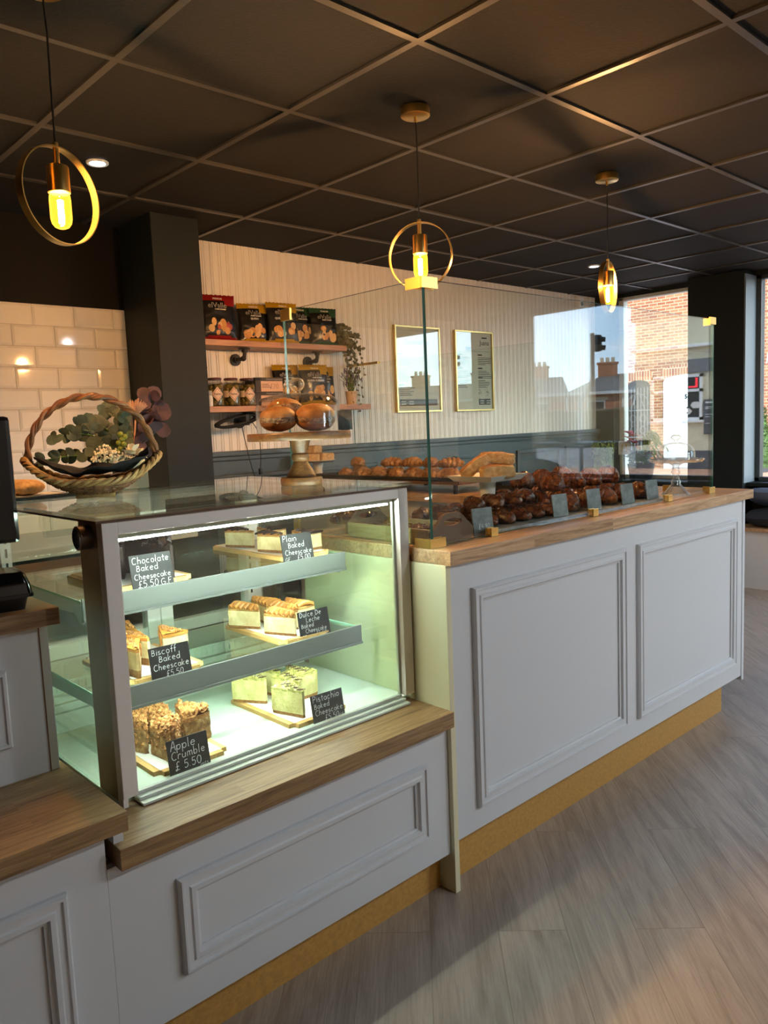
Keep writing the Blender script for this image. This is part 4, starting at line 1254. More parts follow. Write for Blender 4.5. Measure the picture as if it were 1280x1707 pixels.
b = MB(); n, m = 14, 26; vs = []; fs = []
MB().box(x0+.014, x1-.014, y0+.020, y1-.020, ZC+.0125, ZC+.026, bev=.004).build('pastry_base', M['pastry'], tt)
rg = random.Random(3); b = MB()
for q in range(330): b.chip((rg.uniform(x0+.018, x1-.018), rg.uniform(y0+.024, y1-.024), ZC+.028), rg.uniform(.004, .009), rg, flat=.5)
b.build('nut_topping', M['glaze'], tt)
tag(MB().box(-.11, .11, -.06, .06, 0, .03, bev=.004).build('pastry_box', M['paper'], loc=(1.73, 2.02, ZC)), 'white pastry box lying behind the wooden tray', 'box')
for i in range(4):
    put(rolls, i, (1.665+.045*i, 1.985+.03*(i % 2), ZC+.0305), R(20*i-20), 'dark nutty roll, %s from the left on the white pastry box' % ORD[i], 'nutty rolls on the white box', 'pastry')
rolls2 = None

# square white pedestal stand with focaccia
fs_ = thing('pedestal_stand', 'square white ceramic pedestal stand holding thick bread pieces', 'cake stand', (2.26, 1.87, ZC+.045))
b = MB(); b.lathe([(0, 0), (.050, 0), (.052, .006), (.036, .016), (.027, .05), (.032, .092), (0, .092)], seg=36)
b.moved(Matrix.Translation((0, 0, -.033))) if False else None
fs_.location = (2.26, 1.87, ZS); WLOC[fs_.name] = Vector((2.26, 1.87, ZS))
MB().lathe([(0, 0), (.040, 0), (.041, .006), (.032, .02), (.027, .06), (.032, .118), (0, .118)], seg=36).build('stem', M['ceramic'], fs_, local=True, smooth=True)
b = MB(); s0, s1 = .088, .108
vs = [(sx*s0, sy*s0, .1185) for sx, sy in ((-1, -1), (1, -1), (1, 1), (-1, 1))]+[(sx*s1, sy*s1, .140) for sx, sy in ((-1, -1), (1, -1), (1, 1), (-1, 1))]+\
     [(sx*(s1-.006), sy*(s1-.006), .140) for sx, sy in ((-1, -1), (1, -1), (1, 1), (-1, 1))]+[(sx*(s0-.004), sy*(s0-.004), .126) for sx, sy in ((-1, -1), (1, -1), (1, 1), (-1, 1))]
fs = [(3, 2, 1, 0), (12, 13, 14, 15)]
for q in range(3):
    for k in range(4): fs.append((q*4+k, q*4+(k+1) % 4, (q+1)*4+(k+1) % 4, (q+1)*4+k))
b.add(vs, fs); b.build('plate', M['ceramic'], fs_, local=True)
def bread(label, loc, rz, ry, L, W, H, seed, group, rxx=0, rounded=.35):
    bm = bmesh.new(); bmesh.ops.create_cube(bm, size=1)
    bmesh.ops.subdivide_edges(bm, edges=list(bm.edges), cuts=9, use_grid_fill=True)
    for v in bm.verts:
        p = v.co*2
        q = Vector((math.copysign(abs(p.x)**1, p.x), p.y, p.z))
        l8 = (abs(p.x)**8+abs(p.y)**8+abs(p.z)**8)**(1/8)
        q = p/max(l8, .001)
        v.co = Vector((q.x*L/2, q.y*W/2*(1+.06*q.z), q.z*H/2*(1 - (.25*q.x*q.x if rounded else 0)*(q.z > 0))))
        v.co += v.co.normalized()*(.0035*noise.noise(v.co*70+Vector((seed, 0, 0)))+.002*noise.noise(v.co*160))
    zm = -H/2
    bm.faces.ensure_lookup_table()
    mb = MB(); vl = [v.co.copy() for v in bm.verts]; bm.verts.index_update()
    fa, mi = [], []
    for f in bm.faces:
        nz = f.normal.z if f.normal.length > 0 else 0
        f.normal_update()
        fa.append([v.index for v in f.verts]); mi.append(1 if (f.normal.z > .7 or f.normal.z < -.8) else 0)
    for f, k in zip(fa, mi): mb.f.append(f); mb.m.append(k)
    mb.v = vl; bm.free()
    o = mb.build('bread_piece', [M['crumb'], M['crust']], loc=(0, 0, 0), smooth=True)
    o.location = loc; o.rotation_euler = (rxx, ry, rz)
    return tag(o, label, 'bread', group)
zt = ZS+.127
bread('thick bread slab lying at the front left of the square stand', (2.232, 1.800, zt+.026), R(-30), 0, .125, .055, .05, 1, 'bread pieces on the square stand')
bread('bread slab leaning up steeply at the rear left of the square stand', (2.222, 1.895, zt+.048), R(-38), R(-34), .125, .055, .045, 2, 'bread pieces on the square stand')
bread('rounded bread heel lying on top of the other bread pieces', (2.292, 1.845, zt+.073), R(-40), R(6), .125, .06, .045, 3, 'bread pieces on the square stand')
bread('bread slab at the right side of the square stand', (2.325, 1.865, zt+.028), R(-20), R(-4), .10, .06, .05, 4, 'bread pieces on the square stand')

# return counter: dark tray of mixed bakes on a riser
rs = thing('wooden_riser', 'low wooden riser with black legs on the return counter', 'riser', (3.0, 3.1, ZC))
MB().box(2.83, 3.22, 2.52, 3.72, ZC+.045, ZC+.06, bev=.002).build('board', M['acacia'], rs)
for x in (2.85, 3.2):
    for y in (2.56, 3.1, 3.68): MB().box(x-.008, x+.008, y-.008, y+.008, ZC, ZC+.0448).build('leg', M['black_matt'], rs)
ZR = ZC+.0605
tr = thing('baking_tray', 'long dark tray of mixed bakes on the wooden riser', 'tray', (3.0, 3.1, ZR))
b = MB(); b.box(2.84, 3.21, 2.54, 3.70, ZR, ZR+.004); b.box(2.84, 2.846, 2.54, 3.70, ZR, ZR+.018); b.box(3.204, 3.21, 2.54, 3.70, ZR, ZR+.018); b.box(2.84, 3.21, 2.54, 2.546, ZR, ZR+.018); b.box(2.84, 3.21, 3.694, 3.70, ZR, ZR+.018)
b.build('pan', M['black_matt'], tr)
buns = [lump(.15, .078, .066, 30+s, ribs=6 if s % 2 else 4, taper=.6).build('baked_bun', M['pastry'], loc=(0, 0, 0), smooth=True) for s in (1, 2, 3)]
ZT2 = ZR+.0045
spots = [(2.90, 2.62), (3.03, 2.62), (2.90, 2.75), (3.03, 2.76), (2.91, 2.89), (3.04, 2.90), (2.90, 3.03), (3.04, 3.04), (2.90, 3.17), (3.04, 3.18), (2.91, 3.31), (3.04, 3.32), (2.90, 3.45), (3.03, 3.46), (3.12, 3.58)]
for i, (x, y) in enumerate(spots):
    put(buns, i, (x, y, ZT2), R(rg.uniform(50, 130)), 'golden bun, %s along the %s of the dark tray' % (ORD[i//2], 'glass side' if i % 2 else 'inner edge') if True else '', 'golden buns on the dark tray', 'bun')
for i, (x, y) in enumerate(((2.95, 2.68), (2.95, 2.82), (2.97, 2.97), (2.96, 3.12), (2.95, 3.40))):
    put(buns, i, (x, y, ZT2+.058), R(rg.uniform(40, 140)), 'golden bun, %s nearest of those piled on top in the dark tray' % ORD[i], 'golden buns on the dark tray', 'bun')
# small round pedestal at the far end
sp = thing('pedestal_stand', 'small round white pedestal stand with blondie squares at the far end', 'cake stand', (2.935, 3.79, ZC))
sp.location = (2.94, 3.755, ZC); WLOC[sp.name] = Vector(sp.location)
MB().lathe([(0, 0), (.036, 0), (.038, .006), (.026, .02), (.024, .10), (.034, .142), (0, .142)], seg=32).build('stem', M['ceramic'], sp, local=True, smooth=True)
MB().lathe([(0, .1422), (.085, .1422), (.108, .156), (.106, .158), (.083, .147), (0, .147)], seg=48).build('plate', M['ceramic'], sp, local=True, smooth=True)
for i, (dx, dy, dz, lab) in enumerate(((-.036, .0, .0, 'left'), (.04, -.012, 0, 'right'), (.0, .03, .042, 'top'))):
    o = bread('golden blondie square, the %s one on the small white pedestal' % lab, (2.94+dx*1.3, 3.755+dy, ZC+.1485+.025+dz*1.15), R(-30+25*i), 0, .092, .06, .048, 20+i, 'blondies on the small pedestal', rounded=0)
    o['category'] = 'cake'; o.name = 'blondie_square'
# black trays and card by the herbs
for i, (x, y, z, lab) in enumerate(((3.02, 2.24, ZC, 'stacked black oven tray on the return counter, lower one'), (3.03, 2.26, ZC+.0255, 'stacked black oven tray on the return counter, upper one'))):
    mb = MB(); mb.box(-.17, .17, -.15, .15, 0, .004); 
    for a, b_, c_, d_ in ((-.17, -.164, -.15, .15), (.164, .17, -.15, .15), (-.17, .17, -.15, -.144), (-.17, .17, .144, .15)): mb.box(a, b_, c_, d_, 0, .025)
    o = mb.build('oven_tray', M['black_matt'], loc=(0, 0, 0)); o.location = (x, y, z); tag(o, lab, 'tray', 'black oven trays')
o = MB().box(-.05, .05, -.03, .03, 0, .05, bev=.004).build('card_holder', M['black'], loc=(0, 0, 0)); o.location = (2.95, 2.34, ZC+.03); tag(o, 'small black box standing in the black oven trays', 'box')

# crystal cake stand with dome at the right end
ck = thing('crystal_stand', 'cut crystal cake stand on the right end of the tall counter', 'cake stand', (3.195, 1.60, ZC))
prof = [(0, .001), (.054, 0), (.056, .005), (.046, .012), (.030, .032), (.018, .048), (.021, .058), (.014, .068), (.013, .09), (.02, .098), (.014, .107), (.013, .125), (.03, .137), (.10, .142), (.110, .152), (.108, .156), (.099, .1475), (0, .146)]
MB().lathe(prof, seg=96, wob=lambda a, i: 1+.05*abs(math.sin(a*12)) if i in (1, 2, 3, 14, 15) else 1+.05*math.cos(a*10)).build('stand', M['crystal'], ck, local=True, smooth=True, sharp=70)
cd = thing('glass_dome', 'small faceted glass dome sitting on the crystal cake stand', 'dome', (3.195, 1.60, ZC+.1485))
o_ = [(.078, 0), (.077, .035), (.070, .055), (.052, .070), (.02, .078), (0, .079)]
MB().lathe(o_+[(max(0, r-.0025), z-.0025*(z > .01)) for r, z in o_][::-1], seg=48).build('cover', M['dome'], cd, local=True, smooth=True)
MB().lathe([(0, .0795), (.012, .0795), (.009, .086), (.02, .094), (.022, .102), (.013, .110), (0, .111)], seg=24).build('knob', M['crystal'], cd, local=True, smooth=True)
# ------------------------------------------------------------------ text from the built-in font
def text_mesh(s, size, align='LEFT', bold=0):
    cu = bpy.data.curves.new('lettering', 'FONT'); cu.body = s; cu.size = size; cu.align_x = align; cu.offset = bold
    cu.resolution_u = 3
    ob = bpy.data.objects.new('lettering_tmp', cu); COL.objects.link(ob)
    dg = bpy.context.evaluated_depsgraph_get()
    me = bpy.data.meshes.new_from_object(ob.evaluated_get(dg))
    vs = [v.co.copy() for v in me.vertices]; fs = [list(p.vertices) for p in me.polygons]
    bpy.data.objects.remove(ob); bpy.data.meshes.remove(me); bpy.data.curves.remove(cu)
    return vs, fs
def add_text(mb, s, size, x, z, y=0, align='LEFT', mi=None, bold=0, fn=None):
    """text in the xz plane read from -y; fn lifts it onto a curved surface"""
    vs, fs = text_mesh(s, size, align, bold)
    out = []
    for v in vs:
        X, Z = x+v.x, z+v.y
        out.append((X, fn(X, Z) if fn else y, Z))
    mb.add(out, fs, mi)

# ------------------------------------------------------------------ wall shelves
SY0, SY1 = 3.70, 3.894
for nm, x0, x1, z, lab in (('wall_shelf', 2.175, 3.165, 1.808, 'upper pine wall shelf holding the crisp bags'), ('wall_shelf', 2.175, 3.345, 1.452, 'lower pine wall shelf with jars and gift boxes')):
    t = thing(nm, lab, 'shelf', ((x0+x1)/2, 3.8, z), 0, 'pine wall shelves')
    MB().box(x0, x1, SY0, SY1, z, z+.032, bev=.002).build('plank', M['pine'], t)
    for bx in (2.515, 3.035):
        b = MB()
        b.cyl((bx-.03, SY1+.004, z-.055), (bx-.03, SY1-.008, z-.055), .034, 24); b.cyl((bx-.03, SY1-.008, z-.055), (bx-.03, SY1-.022, z-.055), .018, 18)
        pts = [(bx-.03, SY1-.02, z-.055), (bx-.028, SY1-.075, z-.055)] + [(bx-.028, SY1-.075-.022*math.sin(a), z-.033-.022*math.cos(a)) for a in (0, .5, 1.0, 1.57)] + [(bx-.028, SY1-.097, z-.002)]
        b.tube(pts, .011, 14); b.tube([pts[1], pts[3]], .015, 14); b.sphere(pts[3], .0155, 14, 10)
        b.cyl((bx-.028, SY1-.097, z-.022), (bx-.028, SY1-.097, z-.004), .015, 16); b.cyl((bx-.028, SY1-.097, z-.005), (bx-.028, SY1-.097, z-.0005), .033, 24)
        b.build('pipe_bracket', M['black_matt'], t, smooth=True)
ZU, ZL = 1.8405, 1.4845

# crisp bags
def crisp_bag(label, loc, rz, W, H, top_mat, flavour, style, lean=4):
    t = thing('crisp_bag', label, 'bag', loc, rz, 'bags of crisps on the wall shelves')
    T = .055; rg = random.Random(int(loc[0]*977+loc[2]*31))
    sd = rg.uniform(0, 30)
    Mt = Matrix.Rotation(R(-lean), 4, 'X')
    def depth(x, z):
        u = max(-1, min(1, x/(W/2))); v = max(0, min(1, z/H))
        e = (max(0, 1-abs(u)**2.6)**.6)*(max(0, 1-abs(2*v-1)**3.0)**.6)
        return T/2*e + .0025*noise.noise((x*40+sd, z*34, 0))*(1 if e > .02 else .3)
    n, m = 22, 28; vs = []; fs = []; mi = []
    for side in (-1, 1):
        b0 = len(vs)
        for j in range(m+1):
            for i in range(n+1):
                x = -W/2+W*i/n; z = H*j/m
                zz = z + (.0022*math.sin(i*2.4) if j == m else 0)
                xx = x*(1-.05*math.sin(PI*j/m)) 
                vs.append((xx, side*depth(x, z), zz))
        for j in range(m):
            for i in range(n):
                a = b0+j*(n+1)+i; fs.append((a, a+1, a+n+2, a+n+1))
                v = (j+.5)/m; u = (i+.5)/n
                mi.append(1 if (v > .84 - .10*(u > .68)*(side < 0) or v < .055+.05*(abs(u-.5) < .3)) else 0)
    mb = MB()
    for f, k in zip(fs, mi): mb.f.append(f); mb.m.append(k)
    mb.v = [Vector(v) for v in vs]
    mb.moved(Mt).build('film', [M['bag_black'], top_mat], t, local=True, smooth=True)
    fn = lambda X, Z: -depth(X, Z)-.0012
    mb = MB(); add_text(mb, 'elValle', .038*W/.2, -.005, H*.70, align='CENTER', fn=fn, bold=.0006); mb.moved(Mt).build('lettering', M['bag_grey'], t, local=True)
    for tx, sz, ax, az in (('PREMIUM', .013, 0, H*.885), (flavour, .015, 0, H*.575), ('HOME COOKED', .009, .01, H*.655)):
        if not tx: continue
        mb = MB(); add_text(mb, tx, sz, ax, az, align='CENTER', fn=fn, bold=.0004)
        mb.moved(Mt).build('lettering', M['bag_white'], t, local=True)
    mb = MB()
    for q in range(11):
        cx = rg.uniform(-.30, .32)*W; cz = H*rg.uniform(.16, .30) if q > 3 else H*rg.uniform(.24, .44); r = rg.uniform(.012, .024)*(1.1 if q <= 3 else 1)
        a0 = rg.uniform(0, 6.3); el = rg.uniform(.55, 1.1); k = 14
        ring = [(cx+r*math.cos(2*PI*i/k)*el, cz+r*math.sin(2*PI*i/k)*(1.2 if q < 3 else .9)) for i in range(k)]
        off = .0014+.0003*q
        mb.add([(x, -depth(x, z)-off, z) for x, z in ring], [tuple(range(k))], q % 2 if style != 'ham' else (q % 3))
    mb.moved(Mt).build('crisps_picture', [M['crisp_a'], M['crisp_b'], M['ham']], t, local=True)
    return t
M['bag_black'] = plain('black_foil_film', (.010, .009, .008), .24, bmp=.3, bscale=30)
M['bag_red'] = plain('red_foil_band', srgb(132, 26, 24), .26, bmp=.3, bscale=30)
M['bag_gold'] = plain('gold_foil_band', srgb(170, 132, 26), .26, bmp=.3, bscale=30)
M['bag_green'] = plain('green_foil_band', srgb(46, 78, 56), .26, bmp=.3, bscale=30)
M['bag_grey'] = plain('grey_print', srgb(128, 122, 112), .5)
M['bag_white'] = plain('white_print', srgb(214, 206, 190), .5)
M['crisp_a'] = plain('pale_crisp_print', srgb(222, 176, 112), .5); M['crisp_b'] = plain('golden_crisp_print', srgb(196, 138, 66), .5); M['ham'] = plain('red_ham_print', srgb(168, 62, 48), .5)
yb = 3.775
crisp_bag('black bag of crisps with red top at the left end of the upper shelf', (2.310, 3.765, ZU), R(-8), .215, .248, M['bag_red'], '', 'ham')
crisp_bag('black bag of crisps with gold top leaning behind the front gold bag', (2.565, 3.80, ZU), R(-10), .19, .225, M['bag_gold'], 'QUESO', 'plain', 6)
crisp_bag('black bag of crisps with gold top in the middle of the upper shelf', (2.735, 3.755, ZU), R(-6), .205, .235, M['bag_gold'], 'QUESO CURADO', 'plain')
crisp_bag('black bag of crisps with green top next to the gold bag', (2.905, 3.815, ZU), R(-4), .18, .232, M['bag_green'], '', 'plain')
crisp_bag('black bag of crisps with green top beside the trailing plant', (3.045, 3.76, ZU), R(-8), .19, .226, M['bag_green'], '', 'plain')
crisp_bag('dark crisp bag at the back left of the lower shelf group', (2.788, 3.82, ZL), R(-10), .172, .245, M['bag_gold'], 'QUESO', 'plain', 6)
crisp_bag('black crisp bag reading queso curado at the front of the lower shelf', (2.945, 3.755, ZL), R(-6), .20, .242, M['bag_gold'], 'QUESO CURADO', 'plain')
crisp_bag('black crisp bag with gold top at the right of the lower shelf group', (3.07, 3.825, ZL), R(-4), .175, .238, M['bag_gold'], 'CURADO', 'plain')
tag(MB().box(-.045, .045, -.03, .03, 0, .20, bev=.002).build('cardboard_box', plain('brown_card', srgb(176, 132, 92), .8), loc=(2.450, 3.83, ZU)), 'plain brown cardboard box between the red and gold crisp bags', 'box')

# jars of olives
M['brine'] = plain('olive_brine', srgb(70, 62, 24), .25, var=.2, vscale=40)
M['olive'] = mottled('green_olives', [(.3, srgb(84, 72, 22)), (.7, srgb(146, 122, 46))], 30, .3, .1)
def jar(label, x):
    t = thing('olive_jar', label, 'jar', (x, 3.765, ZL), 0, 'jars of green olives on the lower shelf')
    rg = random.Random(int(x*1000)); mb = MB()
    mb.lathe([(0, .003), (.036, .003), (.039, .012), (.039, .10), (.034, .12), (0, .12)], seg=28, mi=0)
    for q in range(90):
        a = rg.uniform(0, 2*PI); mb.sphere((.033*math.cos(a), .033*math.sin(a), rg.uniform(.012, .112)), .0125, 8, 6, mi=1)
    c = mb.build('olives', [M['brine'], M['olive']], t, local=True, smooth=True); c['kind'] = 'stuff'
    op = [(0, 0), (.042, 0), (.0465, .006), (.0465, .108), (.042, .125), (.036, .133), (.036, .142)]
    MB().lathe(op+[(max(0, r-.0018), z if z > .003 else .002) for r, z in op][::-1], seg=36).build('glass', M['dome'], t, local=True, smooth=True)
    MB().lathe([(0, .1425), (.0375, .1425), (.0385, .146), (.0385, .152), (.036, .155), (0, .155)], seg=32).build('lid', plain('dark_red_lid', srgb(82, 30, 28), .3), t, local=True, smooth=True)
    mb = MB(); k = 14
    def cyl(u, z, r=.0472): a = -PI/2-.25+u/r; return (r*math.cos(a), r*math.sin(a), z)
    for s, mi, r in ((.034, 0, .0472), (.029, 1, .0475), (.026, 0, .0478)):
        vs = []; fs = []
        for i in range(k+1):
            u = -s+2*s*i/k; h = (s-abs(u)); vs += [cyl(u, .066-h*1.15, r), cyl(u, .066+h*1.15, r)]
        for i in range(k): fs.append((2*i, 2*i+2, 2*i+3, 2*i+1))
        mb.add(vs, fs, mi)
    vs, fs = text_mesh('Karina', .015, 'CENTER', .0003)
    mb.add([cyl(v.x, .062+v.y, .0482) for v in vs], fs, 2)
    for q in range(8):
        mb.add([cyl(-.062+.004*q, .05, .0472), cyl(-.058+.004*q, .05, .0472), cyl(-.058+.004*q, .085, .0472), cyl(-.062+.004*q, .085, .0472)], [(0, 1, 2, 3)], 0)
    mb.build('paper_label', [plain('cream_label', srgb(226, 200, 172), .6), plain('red_label_line', srgb(160, 52, 44), .6), plain('dark_red_print', srgb(70, 26, 24), .6)], t, local=True)
for x, w in ((2.262, 'left'), (2.365, 'middle'), (2.468, 'right')): jar('olive jar with diamond label, the %s of the three jars' % w, x)
sb = thing('spray_bottle', 'small white bottle beside the jars at the column', 'bottle', (2.20, 3.722, ZL))
MB().lathe([(0, 0), (.016, 0), (.017, .004), (.017, .052), (.012, .058), (0, .058)], seg=24).build('body', M['ceramic'], sb, local=True, smooth=True)
MB().lathe([(0, .0585), (.013, .0585), (.013, .08), (.010, .084), (0, .084)], seg=24).build('cap', plain('grey_cap', srgb(168, 168, 160), .4), sb, local=True, smooth=True)
# spiky plant near the column
pp = thing('spiky_plant', 'spiky green aloe half hidden by the column on the lower shelf', 'plant', (2.172, 3.82, ZL))
MB().lathe([(0, 0), (.030, 0), (.036, .06), (.032, .06), (0, .055)], seg=24).build('pot', M['ceramic'], pp, local=True, smooth=True)
rg = random.Random(2); mb = MB()
for q in range(13):
    a = rg.uniform(0, 6.3); e = rg.uniform(.1, .55); d = Vector((math.cos(a)*e, math.sin(a)*e*.6, 1))
    leaf_mb(mb, (0, 0, .05), d, rg.uniform(.13, .21), .018, up=Vector((math.sin(a), -math.cos(a), 0)), cup=.25, round_=False)
mb.build('leaves', M['leaf'], pp, local=True, smooth=True)

# boxed gifts
def gift(label, z, price, rz):
    t = thing('gift_box', label, 'box', (2.608, 3.80, z), rz, 'price-tagged boxes on the lower shelf')
    w, d, h = .178, .12, .079
    MB().box(-w/2, w/2, -d/2, d/2, 0, h, bev=.002).build('carton', plain('pale_pink_card', srgb(222, 178, 146), .6), t, local=True)
    b = MB(); b.box(-w/2-.0006, w/2+.0006, -d/2-.0006, d/2+.0006, h-.020, h+.0006); b.box(-w/2-.0006, -w/2+.034, -d/2-.0006, d/2+.0006, 0.0005, h+.0006)
    b.build('dark_band', plain('dark_card_band', srgb(66, 56, 50), .6), t, local=True)
    b = MB(); strokes(b, price, .005, .018, .028, y=-d/2-.0012, w=.0016); strokes(b, 'elicious', -.02, h-.015, .012, y=-d/2-.0012, w=.001) if False else None
    for q in range(3): b.box(-.05, -.005+.008*q, -d/2-.0012, -d/2-.0010, .040-.009*q, .0425-.009*q)
    b.build('lettering', M['cord'], t, local=True)
    b = MB(); b.tube([(-.02+.0035*k, -d/2-.0012, h-.010+.005*math.sin(k*1.9)) for k in range(32)], .0007, 4); b.build('scrollwork', M['chalk'], t, local=True)
gift('pink carton priced £15, lower of the two stacked boxes', ZL, '£15', R(-6))
gift('pink carton priced £20, upper of the two stacked boxes', ZL+.0802, '£20', R(-4))

# trailing eucalyptus on the upper shelf end and lavender pot below
eu = thing('trailing_plant', 'trailing eucalyptus plant at the right end of the upper shelf', 'plant', (3.135, 3.80, ZU))
MB().lathe([(0, 0), (.022, 0), (.026, .05), (.023, .05), (0, .045)], seg=24).build('pot', M['terracotta'], eu, local=True, smooth=True)
rg = random.Random(9)
for q in range(27):
    mb = MB()
    if q < 16: e = Vector((rg.uniform(-.03, .15), rg.uniform(-.11, .03), rg.uniform(-.04, .17))); midp = Vector((e.x*.3, e.y*.4, e.z+.04))
    else: e = Vector((rg.uniform(.07, .19), rg.uniform(-.11, -.02), rg.uniform(-.42, -.08))); midp = Vector((e.x*.95, e.y*.7, .10))
    pts = bez((0, 0, .045), midp, e, 14); mb.tube(pts, .001, 4)
    for i in range(2, 15):
        fade = 1.15 - .55*(i/14)*(q >= 16)
        for sd in (1, -1, 1):
            d = Vector((rg.uniform(-1, 1), rg.uniform(-1, .3), rg.uniform(-.4, .9)))
            leaf_mb(mb, pts[i], d, rg.uniform(.016, .025)*fade, rg.uniform(.016, .024)*fade, up=Vector((0, 1, 0)), cup=rg.uniform(-.2, .2))
    mb.build('leafy_stem', M['leaf_olive'], eu, local=True, smooth=True)
lv = thing('lavender_pot', 'small lavender plant in a cream pot at the lower shelf end', 'plant', (3.235, 3.76, ZL))
MB().lathe([(0, 0), (.029, 0), (.038, .082), (.034, .082), (.028, .07), (0, .07)], seg=32).build('pot', M['terracotta'], lv, local=True, smooth=True)
mb = MB(); mf = MB()
for q in range(70):
    a = rg.uniform(0, 6.3); e = rg.uniform(0, .085); top = Vector((math.cos(a)*e, math.sin(a)*e*.7, .082+rg.uniform(.05, .15)))
    pts = bez((math.cos(a)*.012, math.sin(a)*.012, .06), (top.x*.3, top.y*.3, top.z*.8), top, 5); mb.tube(pts, [.0016]*5+[.0008], 4)
    if q % 2 == 0:
        for k in range(5): mf.chip(top+Vector((rg.uniform(-.003, .003), rg.uniform(-.003, .003), -.006*k)), .0048, rg)
mb.build('foliage', M['leaf'], lv, local=True); mf.build('blooms', M['lav'], lv, local=True)

# coiled cable on the bracket below the lower shelf
cc = MB(); rg = random.Random(4)
for q in range(13):
    pts = []
    for k in range(40):
        a = 2*PI*k/40
        pts.append((2.40+(.125+rg.uniform(-.002, .002)+.006*(q % 3))*math.cos(a), 3.80-.003*q+.006*math.sin(a*2), 1.405+(.020+.004*(q % 4))*math.sin(a)+.022*math.cos(a)))
    cc.tube(pts, .0042, 6, closed=True)
cc.box(2.45, 2.475, 3.765, 3.812, 1.378, 1.445, bev=.004)
cc.tube(bez((2.44, 3.80, 1.39), (2.47, 3.80, 1.2), (2.54, 3.84, 1.06), 14), .0026, 6)
cc.tube(bez((2.50, 3.80, 1.40), (2.575, 3.79, 1.36), (2.57, 3.83, 1.12), 14), .0026, 6)
cc.box(2.562, 2.578, 3.822, 3.838, 1.09, 1.125, bev=.002)
tag(cc.build('cable_coil', M['cord'], loc=(2.46, 3.80, 1.4), smooth=True), 'coiled black cable hanging under the lower wall shelf', 'cable')

# framed menus
def poster(label, x0, x1, z0, z1, kind):
    t = thing('framed_menu', label, 'menu', ((x0+x1)/2, 3.885, z0), 0, 'framed menus on the beaded wall')
    ox, oz = (x0+x1)/2, z0; w, h = x1-x0, z1-z0; d = .018; f = .012
    b = MB()
    for a, c, e, g in ((-w/2, w/2, 0, f), (-w/2, w/2, h-f, h), (-w/2, -w/2+f, f, h-f), (w/2-f, w/2, f, h-f)): b.box(a, c, -.012, .010, e, g, bev=.001)
    b.build('frame', M['brass_frame'], t, local=True)
    MB().box(-w/2+f, w/2-f, .002, .006, f, h-f).build('sheet', plain('menu_paper', srgb(206, 198, 184), .7), t, local=True)
    b = MB(); y = .0014; L = -w/2+.035
    if kind == 0:
        add_text(b, 'Sandwiches', .052, 0, h-.125, y, 'CENTER', bold=.0008)
        heads = [('', .19), ('VEGAN', .30), ('', .40)]
    else:
        b.box(-.09, -.03, y, y+.0004, h-.142, h-.120)
        strokes(b, 'Nonna', .10, h-.085, .022, y, w=.0016) if False else None
        add_text(b, 'Juana', .052, .125, h-.10, y, 'CENTER', bold=.0004); b.box(.095, .155, y, y+.0004, h-.052, h-.042)
        heads = [('', .17), ('', .27), ('', .34)]
    b.box(L, w/2-.035, y, y+.0004, h-.150, h-.1485)
    rg = random.Random(kind+3)
    for col in ((L, .11),) if kind == 0 else ((L, .13), (.045, .12)):
        for hd, dz in heads:
            if hd: add_text(b, hd, .016, col[0], h-dz-.01, y, bold=.0004)
            else: b.box(col[0], col[0]+.05, y, y+.0004, h-dz-.01, h-dz+.001)
            for q in range(5): b.box(col[0], col[0]+col[1]*rg.uniform(.6, 1.4), y, y+.0003, h-dz-.028-.0125*q, h-dz-.0235-.0125*q)
    if kind:
        for cx in (.06, .145):
            for q in range(26):
                a = rg.uniform(0, 6.3); r = rg.uniform(.004, .03)
                p = (cx+r*math.cos(a), .135+r*1.4*math.sin(a)); b.box(p[0]-.004, p[0]+.004, y, y+.0003, p[1]-.0012, p[1]+.0012)
    b.build('print', plain('dark_print', srgb(60, 60, 58), .7), t, local=True)
    bx = MB().box(L if kind == 0 else .045, (w/2-.035), .0012, .0018, .045, .09); bx.build('dark_box', plain('slate_print', srgb(74, 82, 84), .7), t, local=True)
    b = MB()
    for k in range(2):
        for j in range(2): b.box((L if kind == 0 else .045)+.015+.075*k, (L if kind == 0 else .045)+.06+.075*k, .0006, .001, .055+.017*j, .060+.017*j)
    b.build('print', M['paper'], t, local=True)
    MB().box(-w/2+f, w/2-f, -.008, -.006, f, h-f).build('glazing', M['pane'], t, local=True)
poster('brass framed sandwich menu, left of the two wall menus', 3.748, 4.196, 1.428, 2.022, 0)
poster('brass framed menu with Juana heading, right of the two wall menus', 4.360, 4.795, 1.426, 2.020, 1)

# little alarm sensor in the ceiling corner
se = thing('motion_sensor', 'small white motion sensor high in the corner by the window', 'sensor', (6.0, 3.878, 2.29))
MB().box(-.03, .03, -.02, .03, 0, .09, bev=.012).build('casing', M['white'], se, local=True)
MB().sphere((0, -.02, .03), .018, 14, 8, sc=(1, .6, 1)).build('lens', plain('grey_lens', srgb(150, 168, 176), .2), se, local=True, smooth=True)

